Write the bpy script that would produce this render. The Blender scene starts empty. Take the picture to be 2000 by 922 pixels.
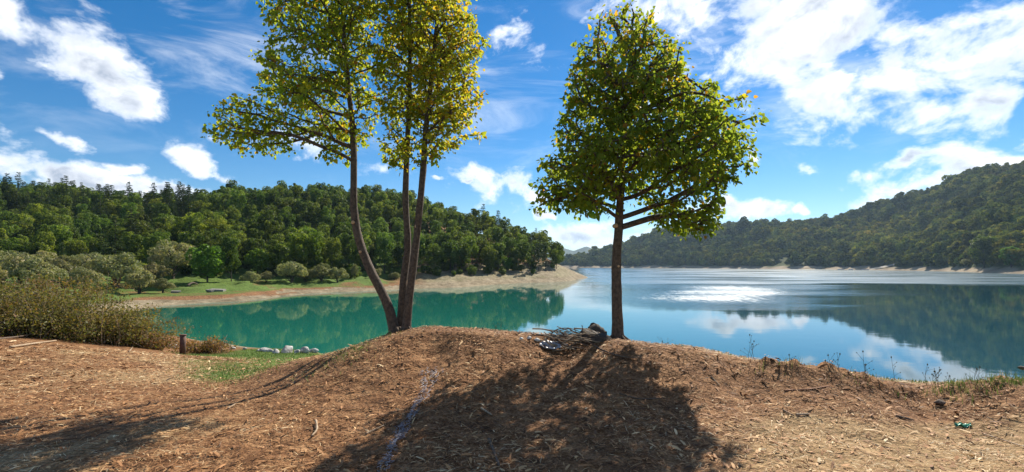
import bpy, math, random
import numpy as np
from mathutils import Vector

random.seed(7)
rng = np.random.default_rng(7)
SC = bpy.context.scene
COL = SC.collection

# ------------------------------------------------------------------ camera
F = 900.0          # focal length in photo pixels (2000 wide)
HZ = 518.0         # horizon row
EYE = 4.5          # eye above the water (water is z = 0)
cam = bpy.data.cameras.new("camera")
cam.sensor_width = 36.0
cam.lens = 36.0 * F / 2000.0
cam.shift_y = (HZ - 461.0) / 2000.0
cam.clip_start = 0.05
cam.clip_end = 20000
camo = bpy.data.objects.new("camera", cam)
camo.location = (0, 0, EYE)
camo.rotation_euler = (math.radians(90), 0, 0)
COL.objects.link(camo)
SC.camera = camo

# ------------------------------------------------------------------ light
SUN_AZ = math.radians(29.5)      # to the right of the view axis (+Y)
SUN_EL = math.radians(40.0)
SKY_STRENGTH = 0.135
SUN_STRENGTH = 5.0
EXPOSURE = 0.78

def px_dir(px, py):
    return Vector(((px - 1000) / F, 1.0, (HZ - py) / F)).normalized()

def N(nt, typ, **kw):
    n = nt.nodes.new(typ)
    for k, v in kw.items():
        if k == 'inp':
            for kk, vv in v.items():
                n.inputs[kk].default_value = vv
        else:
            setattr(n, k, v)
    return n

def math_node(nt, op, a, b=None, c=None, clamp=False):
    n = nt.nodes.new('ShaderNodeMath'); n.operation = op; n.use_clamp = clamp
    for i, v in enumerate((a, b, c)):
        if v is None: continue
        if isinstance(v, (int, float)): n.inputs[i].default_value = v
        else: nt.links.new(v, n.inputs[i])
    return n.outputs[0]

def smooth(nt, v, a, b, lo=0.0, hi=1.0):
    n = nt.nodes.new('ShaderNodeMapRange'); n.interpolation_type = 'SMOOTHSTEP'
    nt.links.new(v, n.inputs[0])
    for i, x in zip((1, 2, 3, 4), (a, b, lo, hi)): n.inputs[i].default_value = x
    return n.outputs[0]

def mixc(nt, fac, a, b, typ='MIX'):
    n = nt.nodes.new('ShaderNodeMix'); n.data_type = 'RGBA'; n.blend_type = typ
    for i, v in ((0, fac), (6, a), (7, b)):
        if isinstance(v, (int, float)): n.inputs[i].default_value = v
        elif isinstance(v, tuple): n.inputs[i].default_value = (*v[:3], 1)
        else: nt.links.new(v, n.inputs[i])
    return n.outputs[2]

def build_world():
    w = bpy.data.worlds.new("World"); SC.world = w; w.use_nodes = True
    nt = w.node_tree; nt.nodes.clear(); L = nt.links
    out = N(nt, 'ShaderNodeOutputWorld'); bg = N(nt, 'ShaderNodeBackground')
    bg.inputs[1].default_value = SKY_STRENGTH
    L.new(bg.outputs[0], out.inputs[0])
    sky = N(nt, 'ShaderNodeTexSky', sky_type='NISHITA', sun_disc=False, sun_elevation=SUN_EL,
            sun_rotation=SUN_AZ, altitude=600, air_density=1.0, dust_density=0.08, ozone_density=3.0)
    hs = N(nt, 'ShaderNodeHueSaturation'); hs.inputs['Saturation'].default_value = 1.42
    hs.inputs['Value'].default_value = 0.52
    L.new(sky.outputs[0], hs.inputs['Color'])
    tc = N(nt, 'ShaderNodeTexCoord'); sep = N(nt, 'ShaderNodeSeparateXYZ')
    L.new(tc.outputs['Generated'], sep.inputs[0])
    az = math_node(nt, 'ARCTAN2', sep.outputs[0], sep.outputs[1])
    el = math_node(nt, 'ARCSINE', sep.outputs[2])
    ael = N(nt, 'ShaderNodeCombineXYZ'); L.new(az, ael.inputs[0]); L.new(el, ael.inputs[1])
    # edge warp
    wn = N(nt, 'ShaderNodeTexNoise', inp={'Scale': 9.0, 'Detail': 5.0, 'Roughness': 0.6})
    L.new(tc.outputs['Generated'], wn.inputs['Vector'])
    sub = N(nt, 'ShaderNodeVectorMath', operation='SUBTRACT'); L.new(wn.outputs['Color'], sub.inputs[0])
    sub.inputs[1].default_value = (0.5, 0.5, 0.5)
    scl = N(nt, 'ShaderNodeVectorMath', operation='MULTIPLY'); L.new(sub.outputs[0], scl.inputs[0])
    scl.inputs[1].default_value = (0.13, 0.08, 0)
    add = N(nt, 'ShaderNodeVectorMath', operation='ADD'); L.new(ael.outputs[0], add.inputs[0]); L.new(scl.outputs[0], add.inputs[1])
    # cloud bodies: direction on the sky, size, lean
    C = [(40, 65, 150, 46, 33, 1.35), (190, 130, 130, 50, 22, 1.35), (250, 200, 55, 16, 40, .7), (0, 148, 40, 25, 10, .8),
         (10, 258, 60, 38, 15, 1), (90, 258, 80, 15, 5, .8), (130, 345, 280, 26, 11, 1.4), (330, 378, 120, 15, 10, 1.3),
         (365, 300, 80, 26, 10, 1), (420, 268, 50, 24, 35, .8), (400, 333, 130, 13, 11, .9), (257, 328, 38, 13, 18, .9),
         (625, 295, 55, 26, 15, .9), (735, 335, 55, 24, 10, .9), (985, 365, 72, 34, 3, 1.15), (1055, 380, 42, 20, 0, 1),
         (865, 353, 18, 7, 0, .8), (1130, 465, 150, 24, 2, 1.15), (1165, 440, 60, 14, -4, 1), (1260, 455, 70, 9, 0, .9),
         (1400, 405, 55, 12, 0, 1), (1485, 402, 42, 13, -5, 1.05), (1060, 428, 14, 8, 0, 1.3), (930, 352, 14, 7, 0, 1.2), (1400, 405, 50, 14, 0, 1.3), (1490, 402, 42, 15, 0, 1.3), (1575, 406, 20, 8, 0, 1.2), (1466, 300, 24, 22, 0, 1),
         (1560, 80, 200, 115, 0, 1.12), (1740, 130, 220, 100, 8, 1.1), (1920, 100, 180, 95, -10, 1.1), (1640, 205, 150, 55, 5, .95),
         (1950, 195, 120, 65, 0, 1.1), (1800, 215, 120, 40, 0, 1), (1450, 20, 150, 60, 0, .9), (1320, 15, 170, 60, 0, .55), (1000, 80, 130, 55, 30, .5), (1755, 305, 60, 20, -10, .9),
         (1685, 335, 80, 26, 5, .75), (1600, 330, 55, 14, 8, .7), (1885, 325, 75, 42, 0, 1.25), (1815, 362, 95, 28, -4, 1.2),
         (1995, 265, 45, 28, 0, 1), (1960, 320, 90, 36, 0, 1), (1500, 285, 30, 10, 20, .6), (2200, 330, 190, 60, 0, 1),
         (2300, 120, 220, 120, 0, 1), (-250, 280, 200, 45, 12, 1), (-300, 80, 220, 60, 20, 1)]
    field = None
    for px, py, rx, ry, rot, s in C:
        d = px_dir(px, py); a0 = math.atan2(d.x, d.y); e0 = math.asin(d.z); ca = math.cos(a0)
        mp = N(nt, 'ShaderNodeMapping', vector_type='TEXTURE')
        mp.inputs['Location'].default_value = (a0, e0, 0)
        mp.inputs['Rotation'].default_value = (0, 0, -math.radians(rot))
        mp.inputs['Scale'].default_value = (1.1 * rx / F * ca * ca, 1.15 * ry / F * ca, 1)
        L.new(add.outputs[0], mp.inputs['Vector'])
        ln = N(nt, 'ShaderNodeVectorMath', operation='LENGTH'); L.new(mp.outputs[0], ln.inputs[0])
        f = math_node(nt, 'MULTIPLY_ADD', ln.outputs['Value'], -0.95, s * 0.95)
        field = f if field is None else math_node(nt, 'MAXIMUM', field, f)
    # the same kind of broken cloud over the rest of the sky
    bn = N(nt, 'ShaderNodeTexNoise', inp={'Scale': 2.6, 'Detail': 2.0, 'Roughness': 0.5})
    L.new(tc.outputs['Generated'], bn.inputs['Vector'])
    aabs = math_node(nt, 'ABSOLUTE', az)
    outm = math_node(nt, 'MAXIMUM', smooth(nt, aabs, 0.95, 1.25), smooth(nt, el, 0.60, 0.8))
    base = math_node(nt, 'MULTIPLY_ADD', bn.outputs['Fac'], 5.0, -2.75)
    base = math_node(nt, 'ADD', base, math_node(nt, 'MULTIPLY_ADD', outm, 2.0, -2.0))
    field = math_node(nt, 'MAXIMUM', field, base)
    field = math_node(nt, 'MAXIMUM', field, -1.2)
    # billows; second lookup towards the sun gives the shaded sides
    st = N(nt, 'ShaderNodeVectorMath', operation='MULTIPLY'); L.new(tc.outputs['Generated'], st.inputs[0]); st.inputs[1].default_value = (1, 1, 1.5)
    n1 = N(nt, 'ShaderNodeTexNoise', inp={'Scale': 10.0, 'Detail': 9.0, 'Roughness': 0.6, 'Distortion': 0.25}); L.new(st.outputs[0], n1.inputs['Vector'])
    sd = Vector((math.sin(SUN_AZ) * math.cos(SUN_EL), math.cos(SUN_AZ) * math.cos(SUN_EL), math.sin(SUN_EL)))
    off = N(nt, 'ShaderNodeVectorMath', operation='ADD'); L.new(st.outputs[0], off.inputs[0]); off.inputs[1].default_value = tuple(Vector((sd.x, sd.y * .3, sd.z)) * 0.05)
    n2 = N(nt, 'ShaderNodeTexNoise', inp={'Scale': 10.0, 'Detail': 5.0, 'Roughness': 0.55, 'Distortion': 0.25}); L.new(off.outputs[0], n2.inputs['Vector'])
    dens0 = math_node(nt, 'ADD', field, math_node(nt, 'MULTIPLY_ADD', n1.outputs['Fac'], 4.4, -2.25))
    dens = smooth(nt, dens0, -0.05, 0.95)
    thick = smooth(nt, dens0, 0.35, 1.1)
    lit = math_node(nt, 'MULTIPLY_ADD', math_node(nt, 'SUBTRACT', n1.outputs['Fac'], n2.outputs['Fac']), 4.0, 0.45, clamp=True)
    shade = math_node(nt, 'MULTIPLY', thick, math_node(nt, 'SUBTRACT', 1.0, lit))
    ccol = mixc(nt, shade, (5.9, 6.0, 6.15), (2.3, 2.6, 3.15))
    # thin high veil
    vm = N(nt, 'ShaderNodeMapping'); vm.inputs['Scale'].default_value = (2.0, 5.0, 9.0); vm.inputs['Rotation'].default_value = (0.3, 0.5, 0.4)
    L.new(tc.outputs['Generated'], vm.inputs['Vector'])
    vn = N(nt, 'ShaderNodeTexNoise', inp={'Scale': 1.6, 'Detail': 7.0, 'Roughness': 0.6, 'Distortion': 0.6}); L.new(vm.outputs[0], vn.inputs['Vector'])
    veil = math_node(nt, 'MULTIPLY', smooth(nt, vn.outputs['Fac'], 0.48, 0.78), smooth(nt, el, 0.12, 0.35, 0.0, 0.5))
    alpha = math_node(nt, 'MAXIMUM', math_node(nt, 'MULTIPLY', dens, 0.97), veil)
    alpha = math_node(nt, 'MULTIPLY', alpha, smooth(nt, el, -0.01, 0.02))
    col = mixc(nt, alpha, hs.outputs[0], ccol)
    L.new(col, bg.inputs[0])

build_world()
sl = bpy.data.lights.new("sun", 'SUN'); sl.energy = SUN_STRENGTH; sl.angle = math.radians(0.53); sl.color = (1.0, 0.92, 0.78)
so = bpy.data.objects.new("sun", sl); COL.objects.link(so)
sdir = Vector((math.sin(SUN_AZ) * math.cos(SUN_EL), math.cos(SUN_AZ) * math.cos(SUN_EL), math.sin(SUN_EL)))
so.rotation_euler = sdir.to_track_quat('Z', 'Y').to_euler(); so.location = sdir * 50

SC.view_settings.view_transform = 'Standard'; SC.view_settings.look = 'None'
SC.view_settings.gamma = 1.0; SC.view_settings.use_curve_mapping = False
SC.view_settings.exposure = EXPOSURE
SC.render.engine = 'CYCLES'
cy = SC.cycles
cy.use_denoising = True
cy.max_bounces = 6; cy.diffuse_bounces = 3; cy.glossy_bounces = 3; cy.transmission_bounces = 4
cy.transparent_max_bounces = 8; cy.volume_bounces = 0
cy.caustics_reflective = False; cy.caustics_refractive = False
cy.sample_clamp_indirect = 6.0

# ------------------------------------------------------------------ helpers
def P(px, py, d):
    """point seen at photo pixel (px, py) at depth d metres"""
    return np.array(((px - 1000) / F * d, d, EYE + (HZ - py) / F * d))

def make_mesh(name, V, F_, tint=None, smooth_=False, mats=(), matidx=None):
    """V (n,3); F_ (m,k) or list of such arrays"""
    if isinstance(F_, np.ndarray): F_ = [F_]
    V = np.asarray(V, dtype=np.float32)
    m = bpy.data.meshes.new(name)
    m.vertices.add(len(V)); m.vertices.foreach_set('co', V.ravel())
    idx = np.concatenate([f.ravel() for f in F_]).astype(np.int32)
    tot = np.concatenate([np.full(len(f), f.shape[1]) for f in F_]).astype(np.int32)
    st = np.concatenate(([0], np.cumsum(tot)[:-1])).astype(np.int32)
    m.loops.add(len(idx)); m.loops.foreach_set('vertex_index', idx)
    m.polygons.add(len(tot)); m.polygons.foreach_set('loop_start', st)
    try: m.polygons.foreach_set('loop_total', tot)
    except Exception: pass
    for mt in mats: m.materials.append(mt)
    if matidx is not None: m.polygons.foreach_set('material_index', np.asarray(matidx, dtype=np.int32))
    if smooth_: m.polygons.foreach_set('use_smooth', np.ones(len(tot), dtype=bool))
    if tint is not None:
        a = m.attributes.new('tint', 'FLOAT', 'FACE'); a.data.foreach_set('value', np.asarray(tint, dtype=np.float32))
    m.update(calc_edges=True); m.validate()
    return m

def link(name, data, parent=None, loc=None, label=None, cat=None, group=None, kind=None):
    o = bpy.data.objects.new(name, data); COL.objects.link(o)
    if parent is not None: o.parent = parent
    if loc is not None: o.location = tuple(loc)
    tag(o, label, cat, group, kind)
    return o

def tag(o, label=None, cat=None, group=None, kind=None):
    if label: o['label'] = label
    if cat: o['category'] = cat
    if group: o['group'] = group
    if kind: o['kind'] = kind

def copy_tree(o, parent=None):
    c = o.copy(); COL.objects.link(c)
    c.parent = parent
    for ch in o.children: copy_tree(ch, c)
    return c

def unit(a):
    return a / np.maximum(np.linalg.norm(a, axis=-1, keepdims=True), 1e-9)

def tube(pts, rad, sides=6, cap=True):
    pts = np.asarray(pts, float); rad = np.asarray(rad, float); n = len(pts)
    t = np.gradient(pts, axis=0); t = unit(t)
    ref = np.array([0.31, 0.17, 0.93]) if abs(t[0] @ np.array([0.31, 0.17, 0.93])) < 0.9 else np.array([1.0, 0, 0])
    V = []
    u = None
    for i in range(n):
        if u is None: u = np.cross(t[i], ref)
        u = u - t[i] * (u @ t[i]); u = u / (np.linalg.norm(u) + 1e-9)
        v = np.cross(t[i], u)
        a = np.arange(sides) / sides * 2 * math.pi
        V.append(pts[i] + rad[i] * (np.cos(a)[:, None] * u + np.sin(a)[:, None] * v))
    V = np.concatenate(V)
    i = np.arange(n - 1)[:, None] * sides; j = np.arange(sides)[None]; k = (j + 1) % sides
    Fq = np.stack([i + j, i + k, i + sides + k, i + sides + j], -1).reshape(-1, 4)
    Fs = [Fq]
    if cap and sides == 4 or cap and sides == 6 or cap and sides >= 5:
        Fs.append(np.arange(sides)[None, ::-1]); Fs.append((np.arange(sides) + (n - 1) * sides)[None])
    return V, Fs

class Bag:
    """collects several tubes/patches into one mesh"""
    def __init__(self): self.V = []; self.F = []; self.n = 0
    def add(self, V, Fs):
        if isinstance(Fs, np.ndarray): Fs = [Fs]
        self.V.append(np.asarray(V)); self.F += [f + self.n for f in Fs]; self.n += len(V)
    def mesh(self, name, **kw):
        byk = {}
        for f in self.F: byk.setdefault(f.shape[1], []).append(f)
        return make_mesh(name, np.concatenate(self.V), [np.concatenate(v) for v in byk.values()], **kw)

def smooth_path(ctrl, n):
    ctrl = np.asarray(ctrl, float); m = len(ctrl)
    s = np.linspace(0, m - 1, n); out = []
    for x in s:
        i = min(int(x), m - 2); f = x - i
        p0 = ctrl[max(i - 1, 0)]; p1 = ctrl[i]; p2 = ctrl[i + 1]; p3 = ctrl[min(i + 2, m - 1)]
        out.append(0.5 * ((2 * p1) + (-p0 + p2) * f + (2 * p0 - 5 * p1 + 4 * p2 - p3) * f * f + (-p0 + 3 * p1 - 3 * p2 + p3) * f ** 3))
    return np.array(out)

def rand_unit(n):
    return unit(rng.normal(size=(n, 3)))

def diamonds(Cn, axis, nrm, Ln, Wd):
    """one leaf-shaped quad each"""
    axis = unit(axis); side = unit(np.cross(nrm, axis)); up = np.cross(axis, side)
    Ln = Ln[:, None]; Wd = Wd[:, None]
    V = np.stack([Cn - axis * Ln * .5, Cn + side * Wd * .5 + up * Ln * .06, Cn + axis * Ln * .5, Cn - side * Wd * .5 + up * Ln * .06], 1).reshape(-1, 3)
    Fq = np.arange(len(Cn) * 4).reshape(-1, 4)
    return V, Fq

def heart_leaves(B, axis, nrm, Ln, fold=0.16):
    """heart shaped, folded along the midrib; base at B"""
    axis = unit(axis); side = unit(np.cross(nrm, axis)); up = np.cross(axis, side)
    Ln = Ln[:, None]
    def pt(a, s, u): return B + (axis * a + side * s + up * u) * Ln
    V = np.stack([pt(0, 0, 0), pt(-.04, .27, fold * .6), pt(.28, .46, fold), pt(.68, .27, fold * .5), pt(1, 0, -.08),
                  pt(.68, -.27, fold * .5), pt(.28, -.46, fold), pt(-.04, -.27, fold * .6)], 1).reshape(-1, 3)
    i = np.arange(len(B))[:, None] * 8
    Fa = np.concatenate([i + np.array([[0, 4, 3, 2, 1]]), i + np.array([[0, 7, 6, 5, 4]])], 1).reshape(-1, 5)
    return V, Fa

def value_noise(x, y, seed=0):
    r = np.random.default_rng(seed).random((256, 256))
    xi = np.floor(x).astype(int); yi = np.floor(y).astype(int); fx = x - xi; fy = y - yi
    fx = fx * fx * (3 - 2 * fx); fy = fy * fy * (3 - 2 * fy)
    g = lambda a, b: r[a & 255, b & 255]
    return (g(xi, yi) * (1 - fx) + g(xi + 1, yi) * fx) * (1 - fy) + (g(xi, yi + 1) * (1 - fx) + g(xi + 1, yi + 1) * fx) * fy

def fbm(x, y, seed=0, octv=4):
    s = 0; a = 0.5
    for o in range(octv):
        s = s + a * value_noise(x * 2 ** o + 17.3 * o, y * 2 ** o + 9.1 * o, seed + o); a *= .5
    return s - 0.47

# ------------------------------------------------------------------ materials
def new_mat(name):
    m = bpy.data.materials.new(name); m.use_nodes = True
    nt = m.node_tree; nt.nodes.clear()
    return m, nt, N(nt, 'ShaderNodeOutputMaterial')

def ramp(nt, fac, stops):
    r = nt.nodes.new('ShaderNodeValToRGB'); e = r.color_ramp.elements
    while len(e) < len(stops): e.new(0.5)
    for k, (p, c) in zip(e, stops): k.position = p; k.color = (*c, 1)
    nt.links.new(fac, r.inputs[0]); return r.outputs[0]

def leaf_mat(name, stops, trans=0.35, var=(0.75, 1.25), spec=0.12, tboost=(1.6, 1.65, 0.6), patch=0.0):
    m, nt, out = new_mat(name); L = nt.links
    at = N(nt, 'ShaderNodeAttribute', attribute_name='tint')
    oi = N(nt, 'ShaderNodeObjectInfo')
    c = ramp(nt, at.outputs['Fac'], stops)
    vr = nt.nodes.new('ShaderNodeMapRange'); L.new(oi.outputs['Random'], vr.inputs[0]); vr.inputs[3].default_value, vr.inputs[4].default_value = var
    val = vr.outputs[0]
    if patch:      # sunlit olive patches of the woods, put into the leaf colour
        pn = N(nt, 'ShaderNodeTexNoise', inp={'Scale': patch, 'Detail': 4.0, 'Roughness': 0.6}); L.new(oi.outputs['Location'], pn.inputs['Vector'])
        pf = smooth(nt, pn.outputs['Fac'], 0.45, 0.68)
        c = mixc(nt, pf, c, mixc(nt, 1.0, c, (1.65, 1.42, .95), 'MULTIPLY'))
    hs = N(nt, 'ShaderNodeHueSaturation'); L.new(c, hs.inputs['Color']); L.new(val, hs.inputs['Value'])
    hr = nt.nodes.new('ShaderNodeMapRange'); L.new(math_node(nt, 'FRACT', math_node(nt, 'MULTIPLY', oi.outputs['Random'], 7.31)), hr.inputs[0])
    hr.inputs[3].default_value, hr.inputs[4].default_value = 0.475, 0.515
    L.new(hr.outputs[0], hs.inputs['Hue'])
    p = N(nt, 'ShaderNodeBsdfPrincipled'); p.inputs['Roughness'].default_value = 0.5
    p.inputs['Specular IOR Level'].default_value = spec
    L.new(hs.outputs[0], p.inputs['Base Color'])
    t = N(nt, 'ShaderNodeBsdfTranslucent')
    L.new(mixc(nt, 1.0, hs.outputs[0], tboost, 'MULTIPLY'), t.inputs[0])
    mx = N(nt, 'ShaderNodeMixShader'); mx.inputs[0].default_value = trans
    L.new(p.outputs[0], mx.inputs[1]); L.new(t.outputs[0], mx.inputs[2]); L.new(mx.outputs[0], out.inputs[0])
    return m

def bark_mat(name, c0, c1, scale=14.0):
    m, nt, out = new_mat(name); L = nt.links
    tc = N(nt, 'ShaderNodeTexCoord'); mp = N(nt, 'ShaderNodeMapping'); mp.inputs['Scale'].default_value = (1, 1, 0.8)
    L.new(tc.outputs['Object'], mp.inputs[0])
    n = N(nt, 'ShaderNodeTexNoise', inp={'Scale': scale, 'Detail': 8.0, 'Roughness': 0.65}); L.new(mp.outputs[0], n.inputs['Vector'])
    n2 = N(nt, 'ShaderNodeTexNoise', inp={'Scale': scale * 5, 'Detail': 4.0}); L.new(mp.outputs[0], n2.inputs['Vector'])
    c = ramp(nt, n.outputs['Fac'], [(0.3, c0), (0.7, c1)])
    c = mixc(nt, math_node(nt, 'MULTIPLY', n2.outputs['Fac'], 0.5), c, tuple(x * .4 for x in c0))
    p = N(nt, 'ShaderNodeBsdfPrincipled'); p.inputs['Roughness'].default_value = 0.85; L.new(c, p.inputs['Base Color'])
    b = N(nt, 'ShaderNodeBump'); b.inputs['Strength'].default_value = 0.8; b.inputs['Distance'].default_value = 0.02
    L.new(math_node(nt, 'ADD', n.outputs['Fac'], math_node(nt, 'MULTIPLY', n2.outputs['Fac'], .5)), b.inputs['Height']); L.new(b.outputs[0], p.inputs['Normal'])
    L.new(p.outputs[0], out.inputs[0]); return m

def noise_mat(name, stops, scale=6.0, rough=0.8, metal=0.0, bump=0.3, dist=0.02):
    m, nt, out = new_mat(name); L = nt.links
    tc = N(nt, 'ShaderNodeTexCoord')
    n = N(nt, 'ShaderNodeTexNoise', inp={'Scale': scale, 'Detail': 7.0, 'Roughness': 0.6}); L.new(tc.outputs['Object'], n.inputs['Vector'])
    p = N(nt, 'ShaderNodeBsdfPrincipled'); p.inputs['Roughness'].default_value = rough; p.inputs['Metallic'].default_value = metal
    L.new(ramp(nt, n.outputs['Fac'], stops), p.inputs['Base Color'])
    b = N(nt, 'ShaderNodeBump'); b.inputs['Strength'].default_value = bump; b.inputs['Distance'].default_value = dist
    L.new(n.outputs['Fac'], b.inputs['Height']); L.new(b.outputs[0], p.inputs['Normal'])
    L.new(p.outputs[0], out.inputs[0]); return m

def tint_mat(name, stops, rough=0.8, trans=0.0):
    m, nt, out = new_mat(name); L = nt.links
    at = N(nt, 'ShaderNodeAttribute', attribute_name='tint')
    c = ramp(nt, at.outputs['Fac'], stops)
    p = N(nt, 'ShaderNodeBsdfPrincipled'); p.inputs['Roughness'].default_value = rough; p.inputs['Specular IOR Level'].default_value = 0.25
    L.new(c, p.inputs['Base Color'])
    if trans:
        t = N(nt, 'ShaderNodeBsdfTranslucent'); L.new(c, t.inputs[0])
        mx = N(nt, 'ShaderNodeMixShader'); mx.inputs[0].default_value = trans
        L.new(p.outputs[0], mx.inputs[1]); L.new(t.outputs[0], mx.inputs[2]); L.new(mx.outputs[0], out.inputs[0])
    else: L.new(p.outputs[0], out.inputs[0])
    return m

M_LINDEN = leaf_mat('linden_leaf', [(0.0, (0.11, 0.165, 0.04)), (0.45, (0.21, 0.265, 0.045)), (0.68, (0.34, 0.33, 0.04)), (0.85, (0.42, 0.31, 0.035)), (1.0, (0.31, 0.16, 0.04))], trans=0.7, var=(1, 1.0001))
M_FOREST = leaf_mat('forest_leaf', [(0.0, (0.038, 0.068, 0.016)), (0.5, (0.080, 0.125, 0.027)), (1.0, (0.165, 0.195, 0.045))], trans=0.45, var=(0.7, 1.4), patch=0.04)
M_HILLWOOD = leaf_mat('hill_leaf', [(0.0, (0.05, 0.072, 0.024)), (0.5, (0.12, 0.14, 0.042)), (1.0, (0.23, 0.215, 0.07))], trans=0.2, var=(0.65, 1.6), spec=0.0, patch=0.012)
M_CONIFER = leaf_mat('conifer_needle', [(0.0, (0.02, 0.042, 0.016)), (0.6, (0.045, 0.075, 0.022)), (1.0, (0.09, 0.105, 0.03))], trans=0.2, var=(0.75, 1.3))
M_WILLOW = leaf_mat('willow_leaf', [(0.0, (0.11, 0.14, 0.068)), (0.5, (0.25, 0.255, 0.13)), (1.0, (0.43, 0.37, 0.20))], trans=0.3, var=(0.8, 1.2))
M_BRIGHT = leaf_mat('bright_leaf', [(0.0, (0.07, 0.14, 0.02)), (0.6, (0.13, 0.22, 0.03)), (1.0, (0.22, 0.29, 0.05))], trans=0.4, var=(0.95, 1.05))
M_SCRUB = leaf_mat('scrub_leaf', [(0.0, (0.035, 0.055, 0.018)), (0.4, (0.09, 0.10, 0.032)), (0.75, (0.20, 0.155, 0.06)), (1.0, (0.25, 0.135, 0.06))], trans=0.35, var=(0.85, 1.15))
M_BARK = bark_mat('linden_bark', (0.030, 0.019, 0.012), (0.22, 0.15, 0.10), 24.0)
M_DBARK = bark_mat('dark_bark', (0.035, 0.026, 0.02), (0.09, 0.068, 0.05), 6.0)
M_CUT = noise_mat('cut_wood', [(0.3, (0.42, 0.22, 0.10)), (0.7, (0.62, 0.40, 0.22))], 30, 0.8)
M_STICK = noise_mat('dry_stick', [(0.3, (0.22, 0.15, 0.09)), (0.7, (0.46, 0.34, 0.22))], 12, 0.8)
M_STICKD = noise_mat('dark_stick', [(0.3, (0.06, 0.04, 0.028)), (0.7, (0.16, 0.11, 0.075))], 12, 0.85)
M_ROCK = noise_mat('pale_rock', [(0.32, (0.12, 0.11, 0.095)), (0.48, (0.34, 0.325, 0.295)), (0.65, (0.58, 0.555, 0.51))], 7, 0.85, bump=0.6)
M_RUST = noise_mat('rusty_iron', [(0.3, (0.055, 0.025, 0.018)), (0.7, (0.15, 0.065, 0.04))], 9, 0.75, bump=.4, dist=.01)
M_FOIL = noise_mat('foil', [(0.3, (0.34, 0.35, 0.38)), (0.7, (0.52, 0.52, 0.56))], 14, 0.5, metal=0.5, bump=.5)
M_WHITE = noise_mat('white_litter', [(0.3, (0.40, 0.37, 0.32)), (0.7, (0.66, 0.63, 0.57))], 20, 0.6)
M_GREENP = noise_mat('green_plastic', [(0.3, (0.03, 0.22, 0.13)), (0.7, (0.08, 0.42, 0.27))], 20, 0.35)
M_TWINE = tint_mat('violet_twine', [(0.0, (0.16, 0.15, 0.19)), (0.6, (0.34, 0.33, 0.38)), (1.0, (0.58, 0.57, 0.60))], 0.4)
M_CHIP = tint_mat('wood_chip', [(0.0, (0.035, 0.016, 0.008)), (0.28, (0.19, 0.085, 0.034)), (0.58, (0.40, 0.20, 0.085)), (0.83, (0.57, 0.36, 0.17)), (1.0, (0.72, 0.56, 0.34))], 0.75)
M_GRASS = tint_mat('grass_blade', [(0.0, (0.06, 0.12, 0.018)), (0.55, (0.13, 0.20, 0.035)), (0.8, (0.27, 0.24, 0.09)), (1.0, (0.42, 0.33, 0.17))], 0.6, trans=0.35)
M_WEED = noise_mat('weed_stalk', [(0.3, (0.05, 0.05, 0.022)), (0.7, (0.13, 0.11, 0.05))], 20, 0.8)

# ------------------------------------------------------------------ terrain
def X(x, y, z): return (x, y, z)
ctrl = [tuple(P(*c) - np.array([0, 0, EYE])) for c in [
    (-900, 922, 3.6), (0, 922, 3.75), (500, 922, 3.6), (1000, 922, 3.5), (1500, 922, 3.5), (2000, 922, 3.6), (2900, 922, 3.6),
    (1000, 760, 5.6), (1300, 760, 5.6), (1600, 800, 5.2), (2000, 830, 4.8), (700, 760, 5.8), (350, 800, 5.5), (0, 800, 5.8),
    (850, 690, 6.9), (1100, 695, 6.8), (560, 740, 7.2),
    (830, 637, 9.2), (770, 648, 9.0), (700, 672, 9.0), (640, 690, 9.0), (590, 703, 9.4), (920, 641, 9.1), (1000, 647, 8.8), (1100, 654, 8.2), (1207, 661, 7.6),
    (1350, 676, 7.8), (1500, 706, 7.6), (1650, 728, 7.5), (1800, 747, 7.4), (1900, 745, 7.7), (2000, 740, 8.0), (2200, 738, 8.0), (2600, 735, 8.0),
    (1800, 790, 5.9), (1450, 750, 6.0),
    (500, 722, 11), (450, 750, 8.5), (300, 722, 11.5), (150, 702, 12), (0, 668, 13), (0, 725, 10), (-300, 660, 13), (-300, 740, 9), (-900, 700, 8),
    (357, 692, 21), (550, 693, 20), (460, 685, 22), (600, 695, 19), (300, 683, 18), (150, 674, 15), (-300, 640, 18),
    (620, 688, 23.6), (450, 672.5, 26.4), (540, 681, 24.6),
    (300, 598, 50), (480, 586.5, 58.5), (700, 569, 79), (900, 561, 93.5), (1060, 551.5, 120), (1125, 546, 144),
    (200, 575, 55), (250, 563, 64), (330, 545, 75), (420, 560, 68), (480, 551, 76), (560, 557, 80), (690, 545, 92), (850, 533, 109), (1000, 529, 129), (1085, 527, 140),
    (100, 560, 58), (-300, 560, 55), (-900, 560, 45),
    (0, 485, 110), (200, 490, 110), (400, 495, 105), (600, 496, 115), (800, 502, 128), (960, 507, 138), (1050, 516, 146),
    (-900, 400, 190), (-300, 390, 200), (0, 395, 200), (200, 410, 200), (390, 425, 190), (480, 404, 175), (640, 401, 178), (800, 416, 178), (950, 458, 172), (1040, 490, 162), (1083, 516, 153),
]]
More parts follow.
